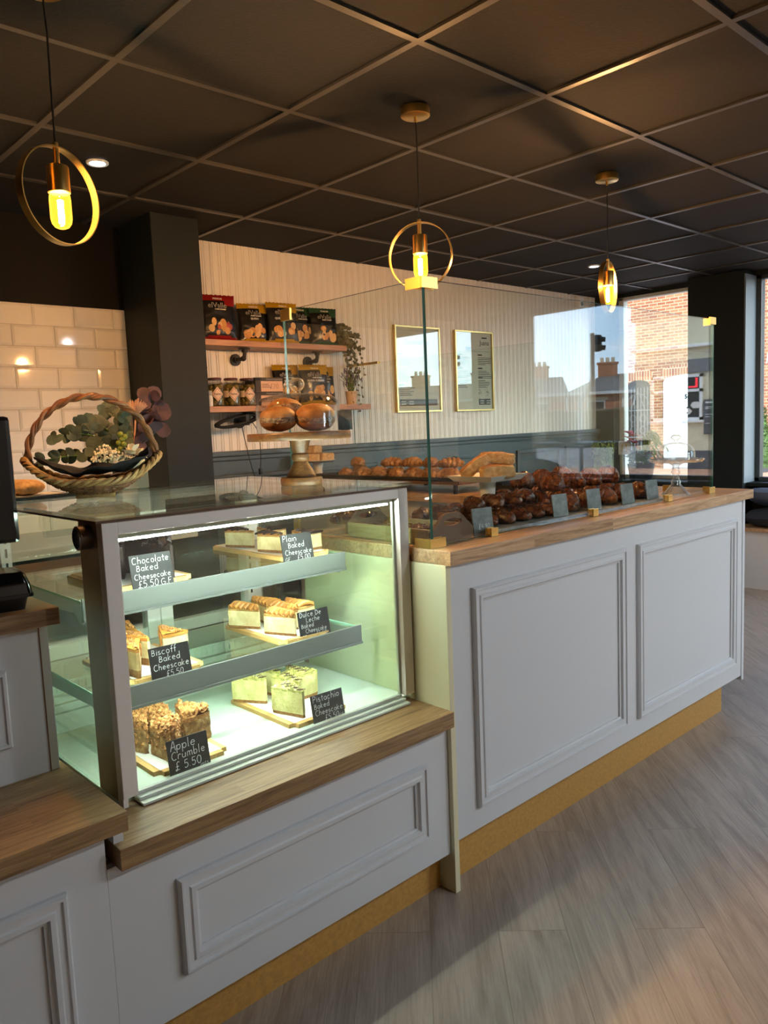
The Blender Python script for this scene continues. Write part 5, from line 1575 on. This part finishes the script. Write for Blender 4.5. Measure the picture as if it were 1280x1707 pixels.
# plants on the window sill
pn = thing('red_plant', 'potted plant with red bracts and pale palm leaves on the window sill', 'plant', (6.20, 3.42, .786))
MB().lathe([(0, 0), (.09, 0), (.115, .14), (.105, .14), (.09, .12), (0, .12)], seg=32).build('pot', plain('dark_blue_pot', srgb(28, 34, 44), .35), pn, local=True, smooth=True)
rg = random.Random(21); mb = MB(); mr = MB(); mp = MB()
for q in range(60):
    a = rg.uniform(0, 6.3); d = Vector((math.cos(a), math.sin(a), rg.uniform(-.2, .9)))
    leaf_mb(mb, Vector((math.cos(a)*.05, math.sin(a)*.05, .13+rg.uniform(0, .1))), d, rg.uniform(.06, .11), .045, cup=.3)
for q in range(46):
    a = rg.uniform(0, 6.3); c = Vector((-.02, .07, .36))
    d = Vector((math.cos(a), math.sin(a), rg.uniform(-.3, .7))); leaf_mb(mr, c+d*.02+Vector((0, rg.uniform(-.03, .03), rg.uniform(-.06, .04))), d, rg.uniform(.05, .085), .034, cup=.2)
mb.tube([(0, .03, .12), (-.02, .07, .36)], .006, 6)
for q in range(30):
    a = rg.uniform(-2.6, .6); e = Vector((math.cos(a)*rg.uniform(.05, .14)-.03, -.06+math.sin(a)*rg.uniform(.05, .18), rg.uniform(.2, .42)))
    pts = bez((0, -.02, .12), (e.x*.2, e.y*.3-.02, e.z+.10), e, 7)
    for i in range(2, 8):
        t = pts[i]-pts[i-1]
        for s in (1, -1): leaf_mb(mp, pts[i], t.normalized()+Vector((s*.8, s*.3, -.3)), .06, .011, cup=.3, round_=False)
    mp.tube(pts, .0015, 4)
mb.build('foliage', M['leaf'], pn, local=True, smooth=True); mr.build('red_bracts', M['red'], pn, local=True, smooth=True); mp.build('palm_fronds', M['leaf_bright'], pn, local=True, smooth=True)
hb = thing('herb_planter', 'planter of fine green herbs on the sill in the corner', 'plant', (6.18, 3.78, .786))
MB().box(-.08, .06, -.10, .09, 0, .09, bev=.006).build('trough', plain('grey_trough', srgb(120, 124, 120), .5), hb, local=True)
mb = MB()
for q in range(170):
    x, y = rg.uniform(-.06, .05), rg.uniform(-.085, .075); e = Vector((x+rg.uniform(-.06, .02), y+rg.uniform(-.06, .03), .09+rg.uniform(.08, .24)))
    pts = bez((x, y, .085), (x, y, e.z), e, 6); mb.tube(pts, [.002]*6+[.0006], 4)
    for i in (3, 4, 5, 6): leaf_mb(mb, pts[i], Vector((rg.uniform(-1, 1), rg.uniform(-1, 1), .5)), .026, .007, round_=False)
mb.build('herbs', M['leaf_bright'], hb, local=True)
wc = thing('window_card', 'small white card with a gold letter H beside the red plant', 'card', (6.17, 3.56, .786))
MB().box(-.003, .003, -.055, .055, .22, .335).build('card', M['paper'], wc, local=True)
b = MB(); b.box(-.006, -.0032, -.026, -.014, .245, .31); b.box(-.006, -.0032, .014, .026, .245, .31); b.box(-.006, -.0032, -.014, .014, .271, .283); b.build('letter', M['brass'], wc, local=True)
MB().box(-.004, .004, -.004, .004, 0, .22).build('stake', M['black_matt'], wc, local=True)
# ------------------------------------------------------------------ pendant lamps
def bulb_glass():
    m, nt, bs, out = nmat('amber_bulb_glass'); nt.nodes.remove(bs)
    tr = nt.nodes.new('ShaderNodeBsdfTransparent'); tr.inputs[0].default_value = (1.0, .84, .52, 1)
    gl = nt.nodes.new('ShaderNodeBsdfGlossy'); gl.inputs['Roughness'].default_value = .02
    em = nt.nodes.new('ShaderNodeEmission'); em.inputs[0].default_value = (1.0, .44, .03, 1); em.inputs[1].default_value = 1.15
    fr = nt.nodes.new('ShaderNodeLayerWeight'); fr.inputs[0].default_value = .15
    mx = nt.nodes.new('ShaderNodeMixShader'); nt.links.new(fr.outputs['Fresnel'], mx.inputs[0])
    nt.links.new(tr.outputs[0], mx.inputs[1]); nt.links.new(gl.outputs[0], mx.inputs[2])
    ad = nt.nodes.new('ShaderNodeAddShader'); nt.links.new(mx.outputs[0], ad.inputs[0]); nt.links.new(em.outputs[0], ad.inputs[1])
    nt.links.new(ad.outputs[0], out.inputs['Surface'])
    return m
M['bulb'] = bulb_glass(); M['filament'] = emit('glowing_filament', (1.0, .57, .31), 5600)
def pendant(label, x, y, ring):
    t = thing('pendant_lamp', label, 'lamp', (x, y, CEIL-.0045), 0, 'brass ring pendant lamps over the counter')
    Z = -(CEIL-.0045)
    MB().lathe([(0, 0), (.048, 0), (.049, -.002), (.049, -.026), (.046, -.028), (.005, -.0285), (.005, -.045), (0, -.045)], seg=48).build('ceiling_rose', M['brass'], t, local=True, smooth=True)
    MB().tube([(0, 0, -.04), (.003, .001, -.12), (.001, 0, -.22), (0, 0, 2.03+Z)], .0026, 8).build('cord', M['cord'], t, local=True, smooth=True)
    MB().lathe([(0, 2.035+Z), (.007, 2.035+Z), (.007, 1.985+Z), (.0235, 1.983+Z), (.0255, 1.979+Z), (.0255, 1.922+Z), (.0235, 1.920+Z), (0, 1.921+Z)], seg=40).build('socket', M['brass'], t, local=True, smooth=True)
    bz = Z
    prof = [(.0215, 1.9195+bz), (.0235, 1.915+bz), (.0245, 1.905+bz), (.0245, 1.862+bz), (.022, 1.851+bz), (.016, 1.843+bz), (.008, 1.8395+bz), (0, 1.839+bz)]
    b = MB().lathe(prof, seg=36)
    b.build('bulb', M['bulb'], t, local=True, smooth=True)
    f = MB()
    for k in range(3):
        a = 2*PI*k/3; f.tube([(.0045*math.cos(a), .0045*math.sin(a), zz+bz) for zz in (1.905, 1.88, 1.853)], .0028, 6, cap=False)
    f.build('filament', M['filament'], t, local=True)
    n = 96; vs = []; fs = []; r0, r1, hw = .1085, .1115, .0105
    for k in range(n):
        a = 2*PI*k/n
        for r, w in ((r0, -hw), (r1, -hw), (r1, hw), (r0, hw)):
            p = Vector((r*math.cos(a), w, r*math.sin(a)))
            vs.append(rotz(p, ring)+Vector((0, 0, 1.9145+bz)))
    for k in range(n):
        k2 = (k+1) % n
        for q in range(4):
            q2 = (q+1) % 4; fs.append((k*4+q, k*4+q2, k2*4+q2, k2*4+q))
    MB().add(vs, fs).build('ring', M['brass'], t, local=True, smooth=True)
    return t
pendant('brass ring pendant lamp at far left above the wicker basket', .760, 1.905, R(20))
pendant('brass ring pendant lamp at centre above the left corner of the glass guard', 1.978, 1.905, R(-62))
pendant('brass ring pendant lamp at right, farthest of the three, near the window', 3.172, 1.905, R(15))
m_dl = emit('cool_white_downlight', (.92, .97, 1.0), 14)
for x, y, lab in ((1.366, 3.03, 'recessed ceiling downlight in front of the dark column'), (4.98, 3.10, 'recessed ceiling downlight beyond the right pendant lamp')):
    t = thing('downlight', lab, 'light', (x, y, CEIL-.001), 0, 'recessed ceiling downlights')
    MB().lathe([(.030, 0.003), (.030, -.002), (.038, -.004), (.042, -.001), (.042, .004)], seg=36).build('trim_ring', M['white'], t, local=True, smooth=True)
    MB().lathe([(0, -.0015), (.0295, -.0015), (.0295, .0045), (0, .0045)], seg=30).build('lens', m_dl, t, local=True)
for x, y, lab in ((2.2, -.85, 'added off-view downlight over the customer floor, nearest the till'), (3.4, -.85, 'added off-view downlight over the customer floor, middle one'), (4.6, -.85, 'added off-view downlight over the customer floor, nearest the shop window')):  # unseen fittings added to brighten the counter fronts
    t = thing('downlight', lab, 'light', (x, y, CEIL-.001), 0, 'recessed ceiling downlights')
    MB().lathe([(.030, 0.003), (.030, -.002), (.038, -.004), (.042, -.001), (.042, .004)], seg=36).build('trim_ring', M['white'], t, local=True, smooth=True)
    MB().lathe([(0, -.0015), (.0295, -.0015), (.0295, .0045), (0, .0045)], seg=30).build('lens', m_dl, t, local=True)
# ------------------------------------------------------------------ the street outside
GZ = -.12
def brick_mat(name, c1, c2, mort, bw=.225, rh=.075, rot=(0, 0, 0), var=.5):
    m, nt, bs, out = nmat(name)
    tc = nt.nodes.new('ShaderNodeTexCoord'); sp = nt.nodes.new('ShaderNodeSeparateXYZ'); cb_ = nt.nodes.new('ShaderNodeCombineXYZ')
    nt.links.new(tc.outputs['Object'], sp.inputs[0])
    nt.links.new(mathn(nt, 'ADD', sp.outputs[0], sp.outputs[1]), cb_.inputs[0]); nt.links.new(sp.outputs[2], cb_.inputs[1])
    br = nt.nodes.new('ShaderNodeTexBrick'); nt.links.new(cb_.outputs[0], br.inputs['Vector'])
    br.inputs['Scale'].default_value = 1; br.inputs['Brick Width'].default_value = bw; br.inputs['Row Height'].default_value = rh
    br.inputs['Mortar Size'].default_value = .009; br.inputs['Mortar'].default_value = c4(mort)
    br.inputs['Color1'].default_value = c4(c1); br.inputs['Color2'].default_value = c4(c2)
    f = noise_tex(nt, cb_.outputs[0], 1.3, 5)
    c = mixc(nt, br.outputs['Color'], ramp(nt, f, [(.3, (.55, .5, .5)), (.7, (1.25, 1.1, .9))]), var, 'MULTIPLY')
    nt.links.new(c, bs.inputs['Base Color']); bs.inputs['Roughness'].default_value = .9
    bump(nt, bs, br.outputs['Fac'], -.4, .01)
    return m
M['brick'] = brick_mat('weathered_red_brick', srgb(158, 92, 62), srgb(190, 134, 92), srgb(204, 182, 150))
M['brick_far'] = brick_mat('orange_brick', srgb(190, 106, 70), srgb(214, 138, 92), srgb(214, 180, 150))
M['upvc'] = plain('white_door_frame', srgb(245, 245, 242), .4)
M['render'] = plain('cream_render', srgb(226, 216, 186), .8, var=.06, vscale=1.5)
M['slate_roof'] = mottled('grey_slate_roof', [(.3, srgb(96, 94, 92)), (.7, srgb(140, 136, 130))], 6, .8, .3, 40)
M['hedge'] = mottled('clipped_hedge', [(.3, srgb(58, 52, 34)), (.55, srgb(96, 84, 56)), (.8, srgb(150, 134, 100))], 14, .9, .8, 30)
M['asphalt'] = plain('grey_road', srgb(150, 146, 142), .9, var=.1, vscale=3)
M['paving'] = brick_mat('reddish_block_paving', srgb(190, 140, 116), srgb(206, 160, 134), srgb(176, 140, 120), .2, .1)
M['darkglass'] = plain('dark_shop_glass', (.02, .022, .024), .08)
M['charcoal'] = plain('charcoal_paint', srgb(78, 82, 88), .6)

gm = MB(); gm.box(6.5, 90, -80, 60, GZ-.3, GZ); gm.box(-30, 6.49, -80, -2.76, GZ-.3, GZ)
struct(gm.build('ground', M['asphalt']))
struct(MB().box(16.2, 19.0, -30, 40, GZ, GZ+.06).build('trim_4', M['paving']))
struct(MB().box(6.49, 8.6, -30, 40, GZ, GZ+.06).build('trim_5', M['paving']))

XH = 19.0
def arch_poly(y0, y1, z0, zs, rise, n=10):
    c = (y0+y1)/2; hw = (y1-y0)/2
    return [(y0, z0), (y1, z0)] + [(c+hw*math.cos(PI*k/n)*1.0, zs+rise*math.sin(PI*k/n)) for k in range(n+1)]
bh = thing('brick_house', 'weathered red brick house number 54 across the street', 'house', (XH, 9, GZ))
MB().box(XH, XH+6, 3.0, 16, GZ, 6.2).build('wall', M['brick'], bh)
# white front door
D0, D1 = 8.50, 9.82
b = MB(); b.prism(arch_poly(D0, D1, GZ+.06, 2.15, .16), XH-.06, XH-.005, 'x'); dfr = b.build('door_frame', M['upvc'], bh)
b = MB(); b.box(XH-.10, XH-.061, D0+.14, D1-.14, GZ+.1, 2.05, bev=.01)
for (a, c, e, g) in ((.25, .60, .15, .95), (.72, 1.07, .15, .95), (.25, .60, 1.25, 1.85), (.72, 1.07, 1.25, 1.85)): b.box(XH-.112, XH-.099, D0+a, D0+c, e, g, bev=.006)
dr = b.build('door', M['upvc'], bh)
b = MB(); b.box(XH-.118, XH-.1005, 9.02, 9.30, 1.10, 1.155); b.build('letterbox', M['steel'], dr)
b = MB(); vs, fs = text_mesh('54', .15, 'CENTER', .004)
b.add([(XH-.114, 9.16-v.x, 1.70+v.y) for v in vs], fs); b.box(XH-.118, XH-.1005, 9.14, 9.18, 1.45, 1.49); b.box(XH-.118, XH-.1005, 9.14, 9.18, 1.32, 1.37); b.build('house_number', M['black'], dr)
M['arch'] = brick_mat('brick_arch', srgb(168, 92, 62), srgb(196, 132, 90), srgb(226, 206, 176), .075, .26)
def arch_ring(y0, y1, zs, rise, w):
    mb = MB(); n = 16; c = (y0+y1)/2; hw = (y1-y0)/2; vs = []; fs = []
    for x in (XH-.02, XH+.02):
        for k in range(n+1):
            a = PI*k/n
            vs += [(x, c+hw*math.cos(a), zs+rise*math.sin(a)), (x, c+(hw+w*.35)*math.cos(a), zs+w*.9+(rise)*math.sin(a))]
    m = 2*(n+1)
    for k in range(n): fs += [(2*k, 2*k+1, 2*k+3, 2*k+2), (2*k+1, m+2*k+1, m+2*k+3, 2*k+3), (2*k, 2*k+2, m+2*k+2, m+2*k)]
    mb.add(vs, fs); return mb
arch_ring(D0, D1, 2.16, .16, .28).build('door_arch', M['arch'], bh)
A0, A1 = 10.22, 10.86
MB().prism(arch_poly(A0, A1, GZ, 2.10, .14), XH-.004, XH-.002, 'x').build('passage', plain('dark_passage', (.02, .02, .022), .9), bh)
arch_ring(A0, A1, 2.11, .14, .3).build('passage_arch', M['arch'], bh)
b = MB()
for k in range(7): b.box(XH-.05, XH-.035, A0+.04+.092*k, A0+.052+.092*k, GZ+.05, 2.05)
for z in (.1, .75, 1.45): b.box(XH-.052, XH-.034, A0, A1, z, z+.022)
for cz in (.95, 1.25):
    for cy in (A0+.18, A0+.46): b.tube([(XH-.043, cy+.09*math.cos(2*PI*k/16), cz+.09*math.sin(2*PI*k/16)) for k in range(16)], .006, 5, closed=True)
b.tube([(XH-.043, A0+.32+.3*math.cos(PI*k/16), 1.6+.3*math.sin(PI*k/16)) for k in range(17)], .006, 5)
b.tube([(XH-.043, A0+.12, 1.47), (XH-.043, A0+.32, 2.0), (XH-.043, A0+.52, 1.47)], .006, 5)
b.build('iron_gate', plain('grey_iron', srgb(120, 122, 124), .5), bh)
b = MB(); b.tube([(XH-.05, 7.15, 3.6), (XH-.05, 7.05, 3.2), (XH-.05, 7.25, 2.7), (XH-.05, 7.3, 2.4)], .012, 6); b.build('hanging_cable', M['paper'], bh)
b = MB(); b.box(XH-.02, XH, 3.0, 7.1, .75, .82); b.build('stone_band', M['render'], bh)
tp = thing('topiary', 'slim clipped green shrub in front of the brick house', 'shrub', (18.3, 7.12, GZ+.06))
rg = random.Random(6); mb = MB()
for q in range(1500):
    h = rg.uniform(0, 1.35); r = .21*(1-h/1.5)**.7; a = rg.uniform(0, 6.3); d = Vector((math.cos(a), math.sin(a), rg.uniform(-.2, .8)))
    leaf_mb(mb, (r*math.cos(a), r*math.sin(a), .1+h), d, .05, .035)
mb.lathe([(0, .08), (.17, .1), (.16, .6), (.08, 1.2), (0, 1.4)], seg=14)
mb.build('foliage', M['leaf'], tp, local=True)
MB().lathe([(0, 0), (.12, 0), (.15, .1), (0, .1)], seg=20).build('pot', M['charcoal'], tp, local=True)

# cream shop next door
cr = thing('cream_shop', 'cream rendered shop with grey fascia across the street', 'building', (XH, -2.2, GZ))
MB().box(XH, XH+6, -7.6, 2.95, GZ, 3.75).build('wall', M['render'], cr)
MB().box(XH-.05, XH+6.1, -7.7, 2.95, 3.7505, 5.6).build('upper_wall', M['charcoal'], cr)
MB().box(XH-.06, XH, -7.6, 2.95, 2.33, 2.66).build('fascia', plain('grey_fascia', srgb(112, 116, 120), .6), cr)
MB().box(XH-.16, XH, -7.65, 2.95, 2.94, 3.02, bev=.02).build('cornice', M['upvc'], cr)
MB().box(XH-.04, XH, -7.6, 2.95, GZ, .40).build('plinth', M['charcoal'], cr)
for ya, yb_ in ((-7.15, -5.80), (-4.4, -2.9), (-1.4, .2)):
    f = MB(); z0, z1 = 1.16, 2.29; w = .07
    f.box(XH-.05, XH, ya, ya+w, z0, z1); f.box(XH-.05, XH, yb_-w, yb_, z0, z1); f.box(XH-.05, XH, ya, yb_, z0, z0+w); f.box(XH-.05, XH, ya, yb_, z1-w, z1); f.box(XH-.05, XH, ya, yb_, 1.86, 1.93); f.box(XH-.1, XH, ya-.05, yb_+.05, z0-.06, z0)
    wn = f.build('window', M['upvc'], cr)
    MB().box(XH-.02, XH-.008, ya+w, yb_-w, z0+w, z1-w).build('pane', M['darkglass'], wn)
    if ya < -5:
        b = MB(); b.box(XH-.03, XH-.022, -5.98, -5.93, 1.96, 2.2); b.box(XH-.03, XH-.022, -6.16, -5.93, 1.96, 2.0); b.build('neon_sign', emit('red_neon', (1, .05, .08), 6), wn)
        b = MB()
        for cy, cz in ((-6.20, 1.38), (-5.98, 1.53)): b.prism([(cy+.13*math.cos(PI*k/3), cz+.09*math.sin(PI*k/3)) for k in range(6)], XH-.03, XH-.022, 'x')
        b.build('stickers', M['paper'], wn)
ch = thing('menu_board', 'tall black chalkboard on the wall of the cream shop', 'sign', (XH-.03, -5.60, .8))
MB().box(XH-.05, XH-.005, -5.76, -5.44, .80, 1.65).build('board', M['charcoal'], ch)
b = MB(); rg = random.Random(8)
for z, w in ((1.56, .24), (1.46, .22), (1.42, .16), (1.28, .22), (1.22, .14), (1.06, .12)): b.box(XH-.053, XH-.0505, -5.72, -5.72+w, z, z+.018 if z < 1.5 else z+.04)
b.build('chalk_lines', M['chalk'], ch)

# bungalows, hedge and traffic light farther down the street
def street_box(mb, o, t, n, a0, a1, d0, d1, z0, z1, mi=None):
    vs = []
    for z in (z0, z1):
        for a, d in ((a0, d0), (a1, d0), (a1, d1), (a0, d1)): vs.append(o + t*a + n*d + Vector((0, 0, z)))
    mb.add(vs, [(3, 2, 1, 0), (4, 5, 6, 7), (0, 1, 5, 4), (1, 2, 6, 5), (2, 3, 7, 6), (3, 0, 4, 7)], mi); return mb
O = Vector((38.3, -22.5, 0)); T = Vector((.554, .832, 0)); N = Vector((.832, -.554, 0))   # T runs toward the cream shop, N away from us
for i, (a0, a1) in enumerate(((-16.2, -8.2), (-8.15, -.2), (-.15, 7.8))):
    bg = thing('bungalow', ('orange brick bungalow with slate roof, farthest left in the glass reflection', 'orange brick bungalow with slate roof behind the traffic light', 'orange brick bungalow with slate roof nearest the cream shop')[i], 'house', O+T*((a0+a1)/2)+Vector((0, 0, GZ)), 0, 'bungalows beyond the hedge')
    street_box(MB(), O, T, N, a0, a1, 0, 7, GZ, 2.62).build('wall', M['brick_far'], bg)
    mb = MB(); vs = []
    for a, d, z in ((a0-.2, -.4, 2.66), (a1+.2, -.4, 2.66), (a1+.2, 7.4, 2.66), (a0-.2, 7.4, 2.66), (a0+(2.2 if i != 1 else .2), 3.5, 3.85), (a1-(2.2 if i != 1 else .2), 3.5, 3.85)): vs.append(O+T*a+N*d+Vector((0, 0, z)))
    mb.add(vs, [(0, 1, 5, 4), (2, 3, 4, 5), (1, 2, 5), (3, 0, 4), (3, 2, 1, 0)]); mb.build('roof', M['slate_roof'], bg)
    mb = MB(); street_box(mb, O, T, N, a0-.1, a1+.1, -.5, -.4, 2.58, 2.74); mb.build('gutter', M['upvc'], bg)
    for a in (a0+1.6, a0+4.1, a0+6.5):
        mb = MB(); street_box(mb, O, T, N, a-.5, a+.5, -.06, -.01, 1.1, 2.25); w = mb.build('window', M['upvc'], bg)
        mb = MB(); street_box(mb, O, T, N, a-.42, a+.42, -.08, -.065, 1.18, 2.17); mb.build('pane', M['darkglass'], w)
        mb = MB(); street_box(mb, O, T, N, a-.65, a+.65, -.05, -.005, 2.26, 2.44); mb.build('lintel', M['render'], bg)
    mb = MB(); street_box(mb, O, T, N, a0+3.0, a0+3.1, -.12, -.02, GZ, 2.58); mb.build('drainpipe', M['upvc'], bg)
    for j, (a, d) in enumerate(((a0+2.4, 3.5), (a1-1.6, 3.9))):
        mb = MB(); street_box(mb, O, T, N, a-.55, a+.55, d-.4, d+.4, 3.4, 4.45); street_box(mb, O, T, N, a-.62, a+.62, d-.47, d+.47, 4.45, 4.55)
        c = mb.build('chimney', M['brick_far'], bg)
        for k in range(3):
            p = O+T*(a-.32+.32*k)+N*d
            MB().lathe([(0, 4.55), (.12, 4.55), (.10, 4.85), (0, 4.85)], p.x, p.y, seg=12).build('chimney_pot', M['render'], c)
hg = MB(); O2 = O - N*6
n, m = 90, 8; vs = []; fs = []
for side in range(2):
    pass
for i in range(n+1):
    a = -18+29*i/n
    for k in range(m+1):
        t = k/m
        if t < .4: d, z = 0, GZ+(1.75-GZ)*t/.4
        elif t < .6: d, z = 1.0*(t-.4)/.2, 1.75
        else: d, z = 1.0, 1.75-(1.75-GZ)*(t-.6)/.4
        p = O2+T*a+N*d+Vector((0, 0, z)); q = noise.noise(p*1.7)*.16+noise.noise(p*6)*.08
        vs.append(p - N*q*(1 if t < .5 else -1)+Vector((0, 0, q*(.4 < t < .6 or .35 < t < .65))))
for i in range(n):
    for k in range(m):
        a = i*(m+1)+k; fs.append((a, a+m+1, a+m+2, a+1))
hg.add(vs, fs)
tag(hg.build('hedge', M['hedge'], loc=O2+Vector((0, 0, GZ))), 'long clipped brown green hedge before the bungalows', 'hedge')
tl = thing('traffic_light', 'cranked grey traffic light pole before the hedge', 'traffic light', (16.92, -7.95, GZ))
ex = Vector((.53, .85, 0))
pts = [Vector((0, 0, 0)), Vector((0, 0, 1.75)), Vector((0, 0, 1.9))+ex*.03, Vector((0, 0, 2.25))+ex*.27, Vector((0, 0, 2.42))+ex*.3, Vector((0, 0, 3.5))+ex*.3]
MB().tube(pts, .055, 12).build('pole', plain('grey_steel_pole', srgb(92, 100, 108), .5), tl, local=True, smooth=True)
b = MB(); c = ex*.42
b.box(c.x-.09, c.x+.09, c.y-.09, c.y+.09, 3.05, 3.45, bev=.03)
for z in (3.15, 3.35): b.cyl((c.x, c.y, z), (c.x+.10, c.y+.17, z-.02), .06, 12)
b.build('signal_head', M['black'], tl, local=True)

# high bar by the window on the customer side, with stools
br = thing('window_bar', 'dark high bar ledge along the shop window', 'table', (6.05, -1.05, 0))
MB().box(5.83, 6.30, -1.69, -.38, 1.085, 1.125, bev=.003).build('top', M['teal'], br)
for y in (-1.64, -.45): MB().box(5.87, 5.93, y-.03, y+.03, 0, 1.0845).build('leg', M['teal_dark'], br)
for i, y in enumerate((-1.35, -.92)):
    s = thing('bar_stool', ('bar stool with rounded back, the farther one at the window bar', 'bar stool with rounded back, the nearer one at the window bar')[i], 'stool', (5.55, y, 0), 0, 'bar stools at the window bar')
    MB().lathe([(0, .70), (.17, .70), (.185, .72), (.185, .75), (.17, .77), (0, .77)], seg=28).build('seat', M['teal'], s, local=True, smooth=True)
    bm = MB(); vs = []; fs = []
    for k in range(13):
        a = R(110+140*k/12)
        for r in (.17, .195):
            for z in (.775, 1.02-.06*((k-6)/6)**2): vs.append((r*math.cos(a), r*math.sin(a), z))
    for k in range(12):
        q = 4*k; fs += [(q, q+1, q+5, q+4), (q+2, q+6, q+7, q+3), (q+1, q+3, q+7, q+5), (q, q+4, q+6, q+2)]
    fs += [(0, 2, 3, 1), (48, 49, 51, 50)]
    bm.add(vs, fs); bm.build('backrest', M['teal'], s, local=True, smooth=True)
    for k in range(4):
        a = R(45+90*k); MB().cyl((.13*math.cos(a), .13*math.sin(a), .70), (.2*math.cos(a), .2*math.sin(a), 0), .013, 10).build('leg', M['black_matt'], s, local=True)
t = MB().lathe([(0, .004), (.05, 0), (.09, .03), (.14, .045), (.135, .049), (.085, .036), (0, .012)], seg=32).build('serving_dish', M['berry'], loc=(0, 0, 0), smooth=True)
t.location = (6.02, -1.05, 1.1255); tag(t, 'olive green dish lying on the high window bar', 'dish')
# ------------------------------------------------------------------ daylight, camera, view
def add_light(name, kind, loc, energy, col, **kw):
    l = bpy.data.lights.new(name, kind); l.energy = energy; l.color = col
    for k, v in kw.items(): setattr(l, k, v)
    o = bpy.data.objects.new(name, l); COL.objects.link(o); o.location = loc
    return o
for x, y in ((2.2, -.85), (3.4, -.85), (4.6, -.85)):     # beams of the unseen downlights added to brighten the counters
    add_light('downlight_beam', 'SPOT', (x, y, CEIL-.006), 78, (.90, .96, 1.0), shadow_soft_size=.03, spot_size=R(172), spot_blend=.25)
for x, y in ((1.366, 3.03), (4.98, 3.10)):
    add_light('downlight_beam', 'SPOT', (x, y, CEIL-.006), 45, (.97, .97, .95), shadow_soft_size=.028, spot_size=R(95), spot_blend=.7)
s = add_light('sun', 'SUN', (0, 0, 12), 3.4, (1.0, .90, .74), angle=R(.6))
d = Vector((.42, -.66, -.62)).normalized()
s.rotation_euler = d.to_track_quat('-Z', 'Y').to_euler()

w = bpy.data.worlds.new('sky'); scene.world = w; w.use_nodes = True
nt = w.node_tree; bg = nt.nodes['Background']
tc = nt.nodes.new('ShaderNodeTexCoord'); sp = nt.nodes.new('ShaderNodeSeparateXYZ'); nt.links.new(tc.outputs['Generated'], sp.inputs[0])
sky = ramp(nt, sp.outputs[2], [(0, (.62, .80, 1.0)), (.16, (.44, .68, 1.0)), (.8, (.36, .58, 1.0))])
cl = nt.nodes.new('ShaderNodeMapping'); nt.links.new(tc.outputs['Generated'], cl.inputs[0]); cl.inputs['Scale'].default_value = (1, 1, 3)
cm = ramp(nt, noise_tex(nt, cl.outputs[0], 3.2, 6, .6), [(.55, (0, 0, 0)), (.8, (.6, .6, .6))])
wf = ramp(nt, mathn(nt, 'MULTIPLY', sp.outputs[1], -1), [(.5, (0, 0, 0)), (.85, (.9, .9, .9))])
nt.links.new(mixc(nt, mixc(nt, sky, (1, 1, 1), cm), (1, .99, .97), wf), bg.inputs[0])
# sky brightened toward -y to send more light through the added window
hy = ramp(nt, mathn(nt, 'MULTIPLY', sp.outputs[1], -1), [(.45, (2.5/20, 2.5/20, 2.5/20)), (.85, (1, 1, 1))])
nt.links.new(mathn(nt, 'MULTIPLY', hy, 20.0), bg.inputs[1])

cam = bpy.data.cameras.new('camera'); co = bpy.data.objects.new('camera', cam); COL.objects.link(co)
f_, a_, b_, c_ = 1298.719, 0.74581678, -0.110579873, -0.0415512393
fw = Vector((math.sin(a_)*math.cos(b_), math.cos(a_)*math.cos(b_), math.sin(b_)))
r0 = Vector((math.cos(a_), -math.sin(a_), 0)); u0 = r0.cross(fw)
r1 = r0*math.cos(c_) + u0*math.sin(c_); u1 = -r0*math.sin(c_) + u0*math.cos(c_)
co.matrix_world = Matrix(((r1.x, u1.x, -fw.x, 0), (r1.y, u1.y, -fw.y, 0), (r1.z, u1.z, -fw.z, 1.345), (0, 0, 0, 1)))
cam.sensor_fit = 'HORIZONTAL'; cam.sensor_width = 36; cam.lens = 36*f_/1280; cam.clip_start = .02; cam.clip_end = 300
scene.camera = co
vs_ = scene.view_settings
vs_.view_transform = 'Standard'; vs_.look = 'None'; vs_.gamma = 1; vs_.use_curve_mapping = False; vs_.exposure = 0
cy = scene.cycles
cy.max_bounces = 10; cy.diffuse_bounces = 4; cy.glossy_bounces = 5; cy.transmission_bounces = 10; cy.transparent_max_bounces = 40
cy.caustics_reflective = False; cy.caustics_refractive = False; cy.sample_clamp_indirect = 6
cy.use_denoising = True
